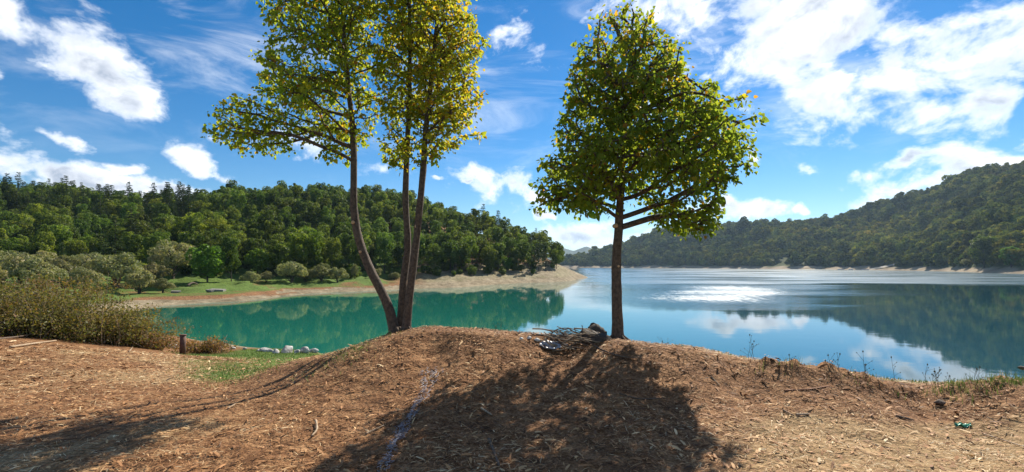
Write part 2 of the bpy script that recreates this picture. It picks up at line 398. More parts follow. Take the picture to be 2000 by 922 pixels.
ctrl += [X(0, 1, -1.62), X(-1, .3, -1.62), X(1, .3, -1.62), X(-3, 0, -1.65), X(3, 0, -1.65), X(0, 2.2, -1.6),
         X(-24, 24, -3.0), X(-31, 31, -3.5), X(-40, 20, -2.4), X(-46, 46, -3.0), X(-38, 38, -3.7), X(-20, 27, -4.1),
         X(-10, 45, -8), X(-20, 38, -7.5), X(-28, 45, -6.3), X(0, 70, -9), X(-15, 65, -7.5), X(10, 100, -9), X(25, 125, -8), X(34, 150, -8), X(-15, 31, -6.3), X(-8, 28, -6.3),
         X(0, 13.2, -7), X(4, 11.5, -7), X(8, 12, -7), X(13, 13, -7), X(22, 14, -7), X(11.0, 9.9, -5), X(9.4, 9.6, -5), X(15, 10, -5), X(7.4, 9.6, -5), X(12.2, 11.2, -7), X(5, 25, -9), X(20, 30, -10), X(60, 60, -10), X(40, 15, -8),
         X(-3.9, 13.0, -5.2), X(-5.6, 17, -5.2), X(-4.5, 22, -6.3), X(-8.3, 22.4, -4.75), X(-2, 30, -8),
         X(60, 180, -9), X(40, 220, -9), X(30, 260, -9), X(-10, 260, -5), X(-100, 250, 15), X(-200, 230, 20)]
ctrl = np.array(ctrl)
def lp(x, y):
    r = np.sqrt(x * x + y * y) + 0.3; th = np.clip(np.arctan2(x, np.maximum(y, -1e9)), -1.25, 1.25)
    return np.stack([th * 2.0, np.log(r)], -1)
cq = lp(ctrl[:, 0], ctrl[:, 1])
def kern(a, b):
    d = np.sqrt(((a[:, None] - b[None]) ** 2).sum(-1) + 1e-6); return d ** 1.5
nC = len(cq)
A = np.zeros((nC + 3, nC + 3)); A[:nC, :nC] = kern(cq, cq) + np.eye(nC) * 1e-4
A[:nC, nC] = 1; A[:nC, nC + 1:] = cq; A[nC, :nC] = 1; A[nC + 1:, :nC] = cq.T
W = np.linalg.solve(A, np.concatenate([ctrl[:, 2], np.zeros(3)]))
CX = np.array([500, 590, 640, 700, 770, 830, 920, 1000, 1100, 1207, 1350, 1500, 1650, 1800, 1900, 2000, 2600, 4000], float)
CY = np.array([715, 703, 690, 672, 648, 637, 641, 647, 654, 661, 676, 706, 728, 747, 745, 741, 735, 735], float)
CD = np.array([9.4, 9.4, 9.2, 9.2, 9.3, 9.4, 9.2, 8.9, 8.4, 8.0, 7.8, 7.6, 7.5, 7.4, 7.7, 8, 8, 8], float)
def ground_z(x, y, detail=True):
    x = np.atleast_1d(np.asarray(x, float)); y = np.atleast_1d(np.asarray(y, float))
    q = lp(x, y); z = np.empty(len(x))
    for s in range(0, len(x), 20000):
        qq = q[s:s + 20000]; z[s:s + 20000] = kern(qq, cq) @ W[:nC] + W[nC] + qq @ W[nC + 1:]
    r = np.sqrt(x * x + y * y)
    # crest of the mound: nothing before it stands above it
    pxc = 1000 + x / np.maximum(y, .5) * F
    ce = np.interp(pxc, CX, CY); de = np.interp(pxc, CX, CD); yy = np.minimum(y, de)
    cap = -(ce + 5 * np.clip(de - y, 0, 9) - HZ) / F * yy
    wgt = np.clip((pxc - 560) / 80, 0, 1) * np.clip((y - 4) / 1, 0, 1) * np.clip((20 - y) / 3, 0, 1)
    dz = np.maximum(z - cap, 0); z = z - wgt * dz
    if detail:
        near = np.clip((16 - r) / 8, 0, 1)
        z = z + near * (fbm(x * 1.3, y * 1.3, 3) * 0.03 + fbm(x * 5, y * 5, 5) * 0.04)
        # churned dark ridge along the right side
        px = 1000 + x / np.maximum(y, .5) * F
        rid = np.exp(-((y - (6.35 - 0.0011 * (px - 1450))) / 0.22) ** 2) * np.clip((px - 1430) / 60, 0, 1) * np.clip((2050 - px) / 100, 0, 1)
        z = z + rid * (0.03 + np.abs(fbm(x * 5, y * 5, 9)) * 0.42)
        far = np.clip((r - 40) / 30, 0, 1)
        z = z + far * (fbm(x * .08, y * .08, 11) * 2.0 + fbm(x * .35, y * .35, 12) * 0.7) * np.clip((z + 4.6) / 1.2, 0, 1)
        # cut earth bank and terraces on the headland shore
        tz = np.clip((z + 4.5) / 3.5, 0, 1); ter = np.where((z > -4.5) & (z < -1) & (r > 70), 1, 0)
        z = z + ter * 0.16 * np.sin(tz * 3.5 / 0.5 * 2 * math.pi)
    return z + EYE
def gz(x, y): return float(ground_z(x, y)[0])
def on_ground(px, py, d0=2.0, d1=260.0):
    """walk the ray through a photo pixel to the ground"""
    ds = np.exp(np.linspace(math.log(d0), math.log(d1), 900))
    xs = (px - 1000) / F * ds; zs = EYE + (HZ - py) / F * ds
    g = ground_z(xs, ds); h = np.where(g > zs)[0]
    i = h[0] if len(h) else len(ds) - 1
    return np.array([xs[i], ds[i], g[i]])

def polar_grid(th0, th1, nth, r0, r1, nr):
    th = np.linspace(th0, th1, nth); r = np.exp(np.linspace(math.log(r0), math.log(r1), nr))
    T, R = np.meshgrid(th, r); x = (np.sin(T) * R).ravel(); y = (np.cos(T) * R).ravel()
    i = np.arange(nr - 1)[:, None] * nth; j = np.arange(nth - 1)[None]
    Fq = np.stack([i + j, i + j + 1, i + nth + j + 1, i + nth + j], -1).reshape(-1, 4)
    return x, y, Fq

def ground_material():
    m, nt, out = new_mat('earth'); L = nt.links
    geo = N(nt, 'ShaderNodeNewGeometry'); sep = N(nt, 'ShaderNodeSeparateXYZ'); L.new(geo.outputs['Position'], sep.inputs[0])
    def noise(s, d=6.0, r=0.6):
        n = N(nt, 'ShaderNodeTexNoise', inp={'Scale': s, 'Detail': d, 'Roughness': r}); L.new(geo.outputs['Position'], n.inputs['Vector']); return n.outputs['Fac']
    big = noise(0.7); mid = noise(5.0); fine = noise(38.0, 4.0)
    fm = math_node(nt, 'ADD', math_node(nt, 'MULTIPLY', mid, .5), math_node(nt, 'MULTIPLY', fine, .5))
    mulch = ramp(nt, fm, [(0.33, (0.04, 0.019, 0.009)), (0.48, (0.19, 0.090, 0.038)), (0.6, (0.36, 0.20, 0.095)), (0.73, (0.52, 0.35, 0.19))])
    straw = ramp(nt, fm, [(0.33, (0.14, 0.085, 0.04)), (0.5, (0.31, 0.205, 0.10)), (0.7, (0.47, 0.33, 0.18))])
    grass = ramp(nt, fm, [(0.33, (0.045, 0.085, 0.014)), (0.5, (0.10, 0.165, 0.03)), (0.7, (0.19, 0.22, 0.06))])
    silt = ramp(nt, math_node(nt, 'ADD', math_node(nt, 'MULTIPLY', noise(.5), .5), math_node(nt, 'MULTIPLY', noise(2.2), .5)), [(0.35, (0.12, 0.092, 0.05)), (0.5, (0.25, 0.20, 0.125)), (0.66, (0.40, 0.335, 0.23))])
    aS = N(nt, 'ShaderNodeAttribute', attribute_name='straw'); aG = N(nt, 'ShaderNodeAttribute', attribute_name='grass'); aB = N(nt, 'ShaderNodeAttribute', attribute_name='silt')
    def msk(a): return smooth(nt, math_node(nt, 'ADD', a.outputs['Fac'], math_node(nt, 'MULTIPLY_ADD', fm, 1.2, -0.6)), 0.3, 0.7)
    c = mixc(nt, msk(aS), mulch, straw); c = mixc(nt, msk(aB), c, silt); c = mixc(nt, msk(aG), c, grass)
    c = mixc(nt, smooth(nt, big, .35, .65, 0.0, 0.35), c, mixc(nt, 1.0, c, (0.55, 0.5, 0.48), 'MULTIPLY'))
    p = N(nt, 'ShaderNodeBsdfPrincipled'); p.inputs['Roughness'].default_value = 0.92; p.inputs['Specular IOR Level'].default_value = 0.15
    L.new(c, p.inputs['Base Color'])
    b = N(nt, 'ShaderNodeBump'); b.inputs['Strength'].default_value = 0.9; b.inputs['Distance'].default_value = 0.04
    b2 = N(nt, 'ShaderNodeBump'); b2.inputs['Strength'].default_value = 0.7; b2.inputs['Distance'].default_value = 0.25
    L.new(noise(2.4, 5.0, .65), b2.inputs['Height']); L.new(b2.outputs[0], b.inputs['Normal'])
    L.new(fm, b.inputs['Height']); L.new(b.outputs[0], p.inputs['Normal'])
    L.new(p.outputs[0], out.inputs[0]); return m

def zone_masks(x, y, z):
    """what covers the soil, by place"""
    r = np.sqrt(x * x + y * y); px = 1000 + x / np.maximum(y, .5) * F
    g = np.zeros(len(x)); s = np.zeros(len(x)); b = np.zeros(len(x))
    nz = fbm(x * .5, y * .5, 21) * 1.2
    # green sward between the mound and the stones
    path = np.clip((r - 6.6 + nz * 4) / 3, 0, 1) * np.clip((30 - r) / 6, 0, 1) * np.clip((px - 330 + nz * 120) / 140, 0, 1) * np.clip((760 - px) / 60, 0, 1)
    g = np.maximum(g, path * np.clip(.82 + nz * .6, 0, 1)); s = np.maximum(s, path * .5)
    # dry right shoulder
    rs = np.clip((px - 1240 + nz * 200) / 260, 0, 1) * np.clip((y - 6.45 + nz * .8) / .6, 0, 1) * np.clip((16 - r) / 3, 0, 1)
    s = np.maximum(s, rs); g = np.maximum(g, rs * np.clip(nz * 1.5 + .55, 0, .75))
    s = np.maximum(s, np.clip((px - 1250) / 350, 0, 1) * np.clip((5.6 - y + nz) / 1.0, 0, 1) * .95 * (y < 8))
    s = np.maximum(s, np.clip((760 - px) / 350, 0, 1) * np.clip(nz * 1.6 + .42, 0, .8) * (r < 20))
    # meadow and shore of the cove
    far = np.clip((r - 38) / 8, 0, 1); zz = z - 0.0
    b = np.maximum(b, far * np.clip((0.62 - zz + fbm(x * .15, y * .15, 22) * 1.6) / .3, 0, 1))
    b = np.maximum(b, far * np.clip((px - 760) / 120, 0, 1) * np.clip((5.2 - zz) / .7, 0, 1))
    g = np.maximum(g, far * np.clip((830 - px) / 120, .38, 1) * np.clip((zz - .5) / .4, 0, 1) * np.clip(1.1 + fbm(x * .2, y * .2, 23) * 2.2, 0, 1))
    b = np.maximum(b, np.clip((.35 - zz) / .3, 0, 1) * (r > 14))
    return g, s, b

def build_ground():
    x, y, Fq = polar_grid(math.radians(-100), math.radians(100), 560, 0.35, 270, 520)
    z = ground_z(x, y)
    m = make_mesh('ground', np.stack([x, y, z], -1), Fq[:, ::-1], smooth_=True, mats=[ground_material()])
    for nm, v in zip(('grass', 'straw', 'silt'), zone_masks(x, y, z)):
        a = m.attributes.new(nm, 'FLOAT', 'POINT'); a.data.foreach_set('value', v.astype(np.float32))
    link('ground', m, kind='structure')
build_ground()

# ------------------------------------------------------------------ water
def build_water():
    m, nt, out = new_mat('lake_water'); L = nt.links
    geo = N(nt, 'ShaderNodeNewGeometry'); sep = N(nt, 'ShaderNodeSeparateXYZ'); L.new(geo.outputs['Position'], sep.inputs[0])
    x, y = sep.outputs[0], sep.outputs[1]
    mp = N(nt, 'ShaderNodeMapping'); mp.inputs['Scale'].default_value = (0.02, 0.045, 1); L.new(geo.outputs['Position'], mp.inputs[0])
    bn = N(nt, 'ShaderNodeTexNoise', inp={'Scale': 1.0, 'Detail': 4.0, 'Roughness': 0.55}); L.new(mp.outputs[0], bn.inputs['Vector'])
    wob = math_node(nt, 'MULTIPLY_ADD', bn.outputs['Fac'], 60.0, -30.0)
    a = smooth(nt, math_node(nt, 'ADD', math_node(nt, 'SUBTRACT', math_node(nt, 'MULTIPLY', y, 0.72), x), wob), -8, 8)
    b = smooth(nt, math_node(nt, 'ADD', y, wob), 100, 118)
    c = smooth(nt, math_node(nt, 'ADD', y, math_node(nt, 'MULTIPLY', wob, .4)), 43, 53)
    d = smooth(nt, math_node(nt, 'ADD', math_node(nt, 'MULTIPLY_ADD', y, -0.14, x), math_node(nt, 'MULTIPLY', wob, .3)), -4, 12)
    rip = math_node(nt, 'MULTIPLY', math_node(nt, 'MULTIPLY', c, d), math_node(nt, 'MAXIMUM', a, b))
    streak = smooth(nt, bn.outputs['Fac'], 0.35, 0.6, 0.55, 1.0)
    rip = math_node(nt, 'MULTIPLY', rip, streak)
    m2 = N(nt, 'ShaderNodeMapping'); m2.inputs['Scale'].default_value = (1.0, 1.6, 1); L.new(geo.outputs['Position'], m2.inputs[0])
    w1 = N(nt, 'ShaderNodeTexNoise', inp={'Scale': 0.9, 'Detail': 5.0, 'Roughness': 0.6}); L.new(m2.outputs[0], w1.inputs['Vector'])
    w2 = N(nt, 'ShaderNodeTexNoise', inp={'Scale': 0.35, 'Detail': 2.0}); L.new(m2.outputs[0], w2.inputs['Vector'])
    bp = N(nt, 'ShaderNodeBump'); bp.inputs['Distance'].default_value = 0.12
    L.new(w1.outputs['Fac'], bp.inputs['Height'])
    gx = math_node(nt, 'DIVIDE', math_node(nt, 'ADD', math_node(nt, 'MULTIPLY_ADD', y, -0.46, x), math_node(nt, 'MULTIPLY', wob, .25)), 15.0)
    gy = math_node(nt, 'DIVIDE', math_node(nt, 'ADD', math_node(nt, 'SUBTRACT', y, 78.0), math_node(nt, 'MULTIPLY', wob, .5)), 34.0)
    gust = smooth(nt, math_node(nt, 'SQRT', math_node(nt, 'ADD', math_node(nt, 'MULTIPLY', gx, gx), math_node(nt, 'MULTIPLY', gy, gy))), 1.5, 0.1)
    m3 = N(nt, 'ShaderNodeMapping'); m3.inputs['Scale'].default_value = (1.3, 0.14, 1); L.new(geo.outputs['Position'], m3.inputs[0])
    sp = N(nt, 'ShaderNodeTexNoise', inp={'Scale': 2.0, 'Detail': 6.0, 'Roughness': 0.75}); L.new(m3.outputs[0], sp.inputs['Vector'])
    gust = math_node(nt, 'MULTIPLY', math_node(nt, 'MULTIPLY', gust, rip), smooth(nt, math_node(nt, 'ADD', math_node(nt, 'MULTIPLY_ADD', sp.outputs['Fac'], 2.4, -.7), math_node(nt, 'MULTIPLY_ADD', gust, .9, -.62)), 0.35, 0.75))
    L.new(math_node(nt, 'ADD', math_node(nt, 'MULTIPLY', gust, .8), math_node(nt, 'MULTIPLY_ADD', rip, 0.5, 0.012)), bp.inputs['Strength'])
    bp2 = N(nt, 'ShaderNodeBump'); bp2.inputs['Distance'].default_value = 0.10; bp2.inputs['Strength'].default_value = 0.03
    L.new(w2.outputs['Fac'], bp2.inputs['Height']); L.new(bp.outputs[0], bp2.inputs['Normal'])
    p = N(nt, 'ShaderNodeBsdfPrincipled'); p.inputs['IOR'].default_value = 1.5
    L.new(mixc(nt, smooth(nt, math_node(nt, 'MULTIPLY_ADD', y, -0.10, x), -14, 22), (0.011, 0.145, 0.108), (0.004, 0.058, 0.085)), p.inputs['Base Color'])
    L.new(math_node(nt, 'ADD', math_node(nt, 'ADD', math_node(nt, 'MULTIPLY_ADD', rip, 0.15, 0.025), math_node(nt, 'MULTIPLY', math_node(nt, 'MULTIPLY', rip, b), .07)), math_node(nt, 'MULTIPLY', gust, 0.31)), p.inputs['Roughness'])
    L.new(bp2.outputs[0], p.inputs['Normal']); L.new(p.outputs[0], out.inputs[0])
    V = np.array([(-900, -60, 0), (4500, -60, 0), (4500, 6000, 0), (-900, 6000, 0)], float)
    link('lake_water', make_mesh('lake_water', V, np.array([[0, 1, 2, 3]]), mats=[m]), kind='structure')
build_water()

# ------------------------------------------------------------------ far hills
def hill_mat(name, stops, scale):
    m, nt, out = new_mat(name); L = nt.links
    geo = N(nt, 'ShaderNodeNewGeometry'); sep = N(nt, 'ShaderNodeSeparateXYZ'); L.new(geo.outputs['Position'], sep.inputs[0])
    n = N(nt, 'ShaderNodeTexNoise', inp={'Scale': scale, 'Detail': 7.0, 'Roughness': 0.65}); L.new(geo.outputs['Position'], n.inputs['Vector'])
    n2 = N(nt, 'ShaderNodeTexNoise', inp={'Scale': .06, 'Detail': 5.0}); L.new(geo.outputs['Position'], n2.inputs['Vector'])
    green = ramp(nt, n.outputs['Fac'], stops)
    silt = ramp(nt, n2.outputs['Fac'], [(0.35, (0.17, 0.13, 0.085)), (0.65, (0.36, 0.29, 0.20))])
    k = smooth(nt, math_node(nt, 'ADD', sep.outputs[2], math_node(nt, 'MULTIPLY_ADD', n2.outputs['Fac'], -6.0, 3.0)), 2.2, 4.0)
    p = N(nt, 'ShaderNodeBsdfPrincipled'); p.inputs['Roughness'].default_value = 0.95; p.inputs['Specular IOR Level'].default_value = 0.1
    L.new(mixc(nt, k, silt, green), p.inputs['Base Color']); L.new(p.outputs[0], out.inputs[0]); return m
M_HILL = hill_mat('hill_ground', [(0.35, (0.035, 0.05, 0.018)), (0.6, (0.075, 0.09, 0.03)), (0.75, (0.13, 0.12, 0.05))], 0.05)
M_FARHILL = hill_mat('mountain_ground', [(0.35, (0.03, 0.045, 0.02)), (0.65, (0.07, 0.085, 0.035))], 0.012)

HP = np.array([1060, 1090, 1110, 1150, 1200, 1250, 1290, 1340, 1400, 1440, 1500, 1560, 1600, 1650, 1750, 1850, 1920, 2000, 2200, 2600, 3200], float)
HY = np.array([522, 513, 509, 500, 487, 472, 459, 455, 452, 445, 450, 450, 447, 439, 416, 391, 374, 360, 326, 295, 280], float)
HB = np.interp(HP, [1060, 1090, 1300, 1500, 1700, 1850, 1930, 2000, 2200, 2600, 3200], [860, 810, 690, 540, 430, 330, 262, 235, 200, 170, 150])
HD = np.interp(HP, [1060, 1300, 1500, 1700, 2000, 3200], [120, 250, 300, 330, 400, 330])
def hill_point(px, t):
    base = np.interp(px, HP, HB) + 18 * fbm(px * .012, px * 0 + 3, 31); dep = np.interp(px, HP, HD)
    ry = np.interp(px, HP, HY)
    d = base + dep * t
    zr = EYE + (HZ - ry) / F * (base + dep)
    prof = np.where(t <= 1, np.sin(np.clip(t, 0, 1) * math.pi / 2) ** 1.15, 1 - (t - 1) * 0.9)
    x = (px - 1000) / F * d
    spur = fbm(x * .007, d * .0035, 33, 5) * 1.35 + fbm(x * .03, d * .015, 35, 3) * 0.30
    z = -1.5 + (zr + 1.5) * prof * (1 + spur * np.clip(t * 5, 0, 1) * np.clip((1.02 - t) * 2.2, 0.12, 1))
    bench = np.clip(t * dep / 18, 0, 1)
    z = np.where(t * dep < 18, -1.5 + 5.0 * bench, np.maximum(z, 3.5 + 1.2 * fbm(x * .05, d * .05, 36)))
    return x, d, z
def build_hill():
    nth, nt_ = 420, 130
    px = np.linspace(1062, 3200, nth); t = np.concatenate([np.linspace(0, .08, 25)[:-1], np.linspace(.08, 1.5, nt_ - 24)])
    PX, T = np.meshgrid(px, t); x, d, z = hill_point(PX.ravel(), T.ravel())
    i = np.arange(len(t) - 1)[:, None] * nth; j = np.arange(nth - 1)[None]
    Fq = np.stack([i + j, i + j + 1, i + nth + j + 1, i + nth + j], -1).reshape(-1, 4)
    link('wooded_hillside', make_mesh('wooded_hillside', np.stack([x, d, z], -1), Fq, smooth_=True, mats=[M_HILL]), kind='structure')
build_hill()
def build_mountains():
    px = np.linspace(600, 1500, 240); t = np.linspace(0, 1.6, 30)
    PX, T = np.meshgrid(px, t); PX = PX.ravel(); T = T.ravel()
    ry = np.interp(PX, [600, 980, 1040, 1085, 1100, 1120, 1145, 1165, 1230, 1500], [494, 492, 486, 478, 484, 490, 481, 488, 482, 486])
    d = 2300 + 700 * T; x = (PX - 1000) / F * d
    z = -3 + (EYE + 3 + (HZ - ry) / F * 3000) * np.where(T <= 1, T ** .8, 1 - (T - 1) * .8) * (1 + fbm(x * .004, d * .004, 41, 4) * .35 * np.clip((1 - T) * 2, 0, 1))
    nth = 240; i = np.arange(29)[:, None] * nth; j = np.arange(nth - 1)[None]
    Fq = np.stack([i + j, i + j + 1, i + nth + j + 1, i + nth + j], -1).reshape(-1, 4)
    link('distant_mountains', make_mesh('distant_mountains', np.stack([x, d, z], -1), Fq, smooth_=True, mats=[M_FARHILL]), kind='structure')
build_mountains()

# ------------------------------------------------------------------ tree prototypes (unit: metres, base at origin)
def lobed_crown(h0, h1, R, nl, nleaf, leaf, seed, flat=1.0, aspect=1.5, up=0.2, lob=(.26, .42)):
    g = np.random.default_rng(seed)
    c = unit(g.normal(size=(nl, 3))) * (g.random((nl, 1)) ** .45) * 0.80
    c[:, 2] = np.abs(c[:, 2]) * 1.3 - .35 if flat < 1 else c[:, 2]
    hh = (h1 - h0) / 2
    lc = np.stack([c[:, 0] * R, c[:, 1] * R, h0 + hh + c[:, 2] * hh], -1)
    lr = R * g.uniform(lob[0], lob[1], nl)
    k = g.integers(0, nl, nleaf * 2); dv = unit(g.normal(size=(len(k), 3)) + np.array([0, 0, .25]))
    p = lc[k] + dv * lr[k][:, None] * g.uniform(.72, 1.06, (len(k), 1)) * np.array([1, 1, .85])
    dd = np.linalg.norm(p[:, None] - lc[None], axis=-1) / lr[None]; dd[np.arange(len(k)), k] = 9
    keep = np.where(dd.min(1) > .70)[0][:nleaf]
    p, dv, k = p[keep], dv[keep], k[keep]; n = len(p)
    nrm = unit(dv + g.normal(size=(n, 3)) * .38 + np.array([0, 0, up])); ax = unit(g.normal(size=(n, 3)) + dv * .3)
    L_ = leaf * g.uniform(.6, 1.35, n)
    V, Fq = diamonds(p, ax, nrm, L_, L_ / aspect)
    lt = g.random(nl); tint = np.clip(.15 + .55 * lt[k] + g.normal(size=n) * .2, 0, 1)
    return V, Fq, tint

def forked_trunk(h, r, seed, nb=5, spread=.35, lean=.06, start=.35, multi=1, top=.8):
    g = np.random.default_rng(seed); bag = Bag()
    for s in range(multi):
        a = g.uniform(0, 6.28); ln = lean * h * (1 if multi == 1 else 2.4)
        p = [np.array([0, 0, -.4]), np.array([math.cos(a) * ln * .25, math.sin(a) * ln * .25, h * .3]), np.array([math.cos(a) * ln, math.sin(a) * ln, h * top])]
        P_ = smooth_path(p, 9); bag.add(*tube(P_, np.linspace(r, r * .25, 9), 7))
        for b in range(nb):
            i = int(np.clip(8 * (start + (.9 - start) * b / max(nb - 1, 1)), 1, 7)); a2 = g.uniform(0, 6.28); ll = h * spread * g.uniform(.6, 1.1)
            q = P_[i]; e = q + np.array([math.cos(a2) * ll, math.sin(a2) * ll, ll * g.uniform(.35, .9)])
            bag.add(*tube(smooth_path([q, (q + e) / 2 + np.array([0, 0, -.08 * ll]), e], 6), np.linspace(r * .4, r * .1, 6), 5))
    return bag

def proto_tree(name, crown, trunk_bag, mleaf, mbark, crown_name='crown'):
    root = bpy.data.objects.new(name, None); root.empty_display_size = .3
    V, Fq, tint = crown
    c = bpy.data.objects.new(crown_name, make_mesh(name + '_crown', V, Fq, tint=tint, mats=[mleaf])); c.parent = root
    t = bpy.data.objects.new('trunk', trunk_bag.mesh(name + '_trunk', mats=[mbark], smooth_=True)); t.parent = root
    return root

def place(proto, loc, scale=1.0, rotz=0.0, **kw):
    o = copy_tree(proto); o.location = tuple(loc); o.rotation_euler = (0, 0, rotz)
    o.scale = (scale, scale, scale) if not hasattr(scale, '__len__') else tuple(scale)
    tag(o, **kw); return o

def conifer_crown(h, R, seed, n=1900):
    g = np.random.default_rng(seed); P_ = []; A_ = []; T_ = []
    z = h * .18
    while z < h * .98:
        t = (z - h * .18) / (h * .82); nb = g.integers(4, 7); a0 = g.uniform(0, 6.28)
        for b in range(nb):
            if g.random() < .14: continue
            a = a0 + b * 6.28 / nb + g.normal() * .2; ln = R * (1 - t) ** .75 * g.uniform(.55, 1.15) + .25
            m = max(int(ln * 24), 9); s = g.random(m) ** .7
            q = np.stack([np.cos(a) * s * ln, np.sin(a) * s * ln, z + .18 * ln * s - .30 * ln * s ** 2], -1) + g.normal(size=(m, 3)) * np.array([.12, .12, .07])
            P_.append(q); A_.append(np.tile([math.cos(a), math.sin(a), .1], (m, 1)) + g.normal(size=(m, 3)) * .5); T_.append(np.clip(.2 + .4 * s + g.normal(size=m) * .15 + .15 * g.random(), 0, 1))
        z += h * .045 * g.uniform(.8, 1.25)
    p = np.concatenate(P_); ax = np.concatenate(A_); ti = np.concatenate(T_); n = len(p)
    L_ = g.uniform(.28, .6, n); V, Fq = diamonds(p, ax, unit(np.array([0, 0, 1]) + g.normal(size=(n, 3)) * .45), L_, L_ * .42)
    return V, Fq, ti

FOREST = [proto_tree('forest_tree', lobed_crown(1.2, 9.5 + s % 3, 3.2 + .3 * (s % 2), 52, 5200, .36, 100 + s, lob=(.17, .33)), forked_trunk(9, .17, 200 + s), M_FOREST, M_DBARK) for s in range(6)]
CONIF = [proto_tree('conifer_tree', conifer_crown(11 + s, 2.3, 300 + s), forked_trunk(11 + s, .16, 320 + s, nb=0, top=.98, lean=.02), M_CONIFER, M_DBARK) for s in range(4)]
WILLOW = [proto_tree('willow_tree', lobed_crown(.3, 5.0, 3.0, 60, 6500, .30, 400 + s, flat=.5, aspect=3.2, up=.5, lob=(.12, .3)), forked_trunk(4.2, .16, 420 + s, nb=5, spread=.42, multi=3, lean=.14, start=.3), M_WILLOW, M_DBARK) for s in range(4)]
BRIGHT = proto_tree('bright_tree', lobed_crown(.2, 6.2, 2.5, 44, 4800, .32, 500, lob=(.16, .34)), forked_trunk(5.5, .14, 501), M_BRIGHT, M_DBARK)

# headland wood
def forest():
    pts = []; cell = {}
    g = np.random.default_rng(55); tries = 0
    cand_px = g.uniform(-420, 1092, 24000); cand_d = g.uniform(66, 232, 24000)
    x = (cand_px - 1000) / F * cand_d; z = ground_z(x, cand_d)
    ok = z > np.interp(cand_px, [-400, 300, 480, 620, 760, 1000, 1092], [2.6, 2.6, 2.7, 2.5, 2.3, 2.4, 2.7])
    ok &= cand_d < np.interp(cand_px, [-400, 0, 390, 480, 800, 1000, 1092], [232, 225, 215, 205, 205, 192, 170])
    ok &= cand_d > np.interp(cand_px, [-400, 200, 500, 700, 1092], [74, 80, 84, 90, 118])
    for a, b, c, p in zip(x[ok], cand_d[ok], z[ok], cand_px[ok]):
        sp = 3.7 if b < 150 else 4.3
        ci, cj = int(a // 6), int(b // 6); close = False
        for i in (-1, 0, 1):
            for j in (-1, 0, 1):
                for q in cell.get((ci + i, cj + j), ()):
                    if (q[0] - a) ** 2 + (q[1] - b) ** 2 < sp * sp: close = True
        if close: continue
        cell.setdefault((ci, cj), []).append((a, b)); pts.append((a, b, c, p))
    return pts
FP = forest()
def visible_score(a, b, c):
    """how much of a tree the slope in front leaves to see: its top against the trees before it"""
    return -math.hypot(a, b)
broad, conif = [], []
for a, b, c, p in FP:
    left = p < 385
    if (left and b > 120 and random.random() < .34) or (left and random.random() < .12) or (p > 940 and random.random() < .12): conif.append((a, b, c))
    else: broad.append((a, b, c))
# nearer the eye or on the skyline first
horiz = {}
def elev(q, h=9.0): return (q[2] + h - EYE) / q[1]
def rank(q):
    k = int((q[0] / q[1]) * 90); m = horiz.get(k, -9); return elev(q) - m
vis = []
for q in sorted(broad + conif, key=lambda q: q[1]):
    k = int(q[0] / q[1] * 70); e = elev(q); m = max(horiz.get(k, -9), -9)
    vis.append((max(0.0, e - m) if m > -9 else .1, q)); horiz[k] = max(m, e)
vs = {q: v for v, q in vis}
inview = lambda q: -0.56 * 2 - .1 < q[0] / q[1] < .2
broad.sort(key=lambda q: -(vs[q] * 3 + (1.0 if vs[q] > 0 else 0)) if inview(q) else 5)
conif.sort(key=lambda q: -(vs[q] + .001) if inview(q) else 5)
LOST = []
def blab(q):
    if q[1] < 104: return 'dark broadleaf tree in the front row of the headland wood above the shore'
    if q[1] > 165: return 'broadleaf tree on the skyline crest of the headland wood'
    return 'broadleaf tree halfway up the slope of the headland wood'
def clab(q):
    if q[0] / q[1] > -.1: return 'conifer near the bare tip of the headland'
    if q[1] > 165: return 'ragged conifer with its tip against the sky on the ridge'
    return 'slender conifer among broadleaf crowns on the lower slope of the ridge'
for i, q in enumerate(broad):
    if i < 290:
        place(random.choice(FOREST), (q[0], q[1], q[2] - .2), np.array((.86, .86, 1.0)) * random.uniform(.62, 1.0), random.uniform(0, 6.28),
              label=blab(q), cat='tree', group='broadleaf trees of the headland wood')
    else: LOST.append(q)
for i, q in enumerate(conif[:230]):
    place(random.choice(CONIF), (q[0], q[1], q[2] - .2), random.uniform(.5, 1.0), random.uniform(0, 6.28),
          label=clab(q), cat='conifer', group='conifers of the headland wood')
LOST += conif[230:]

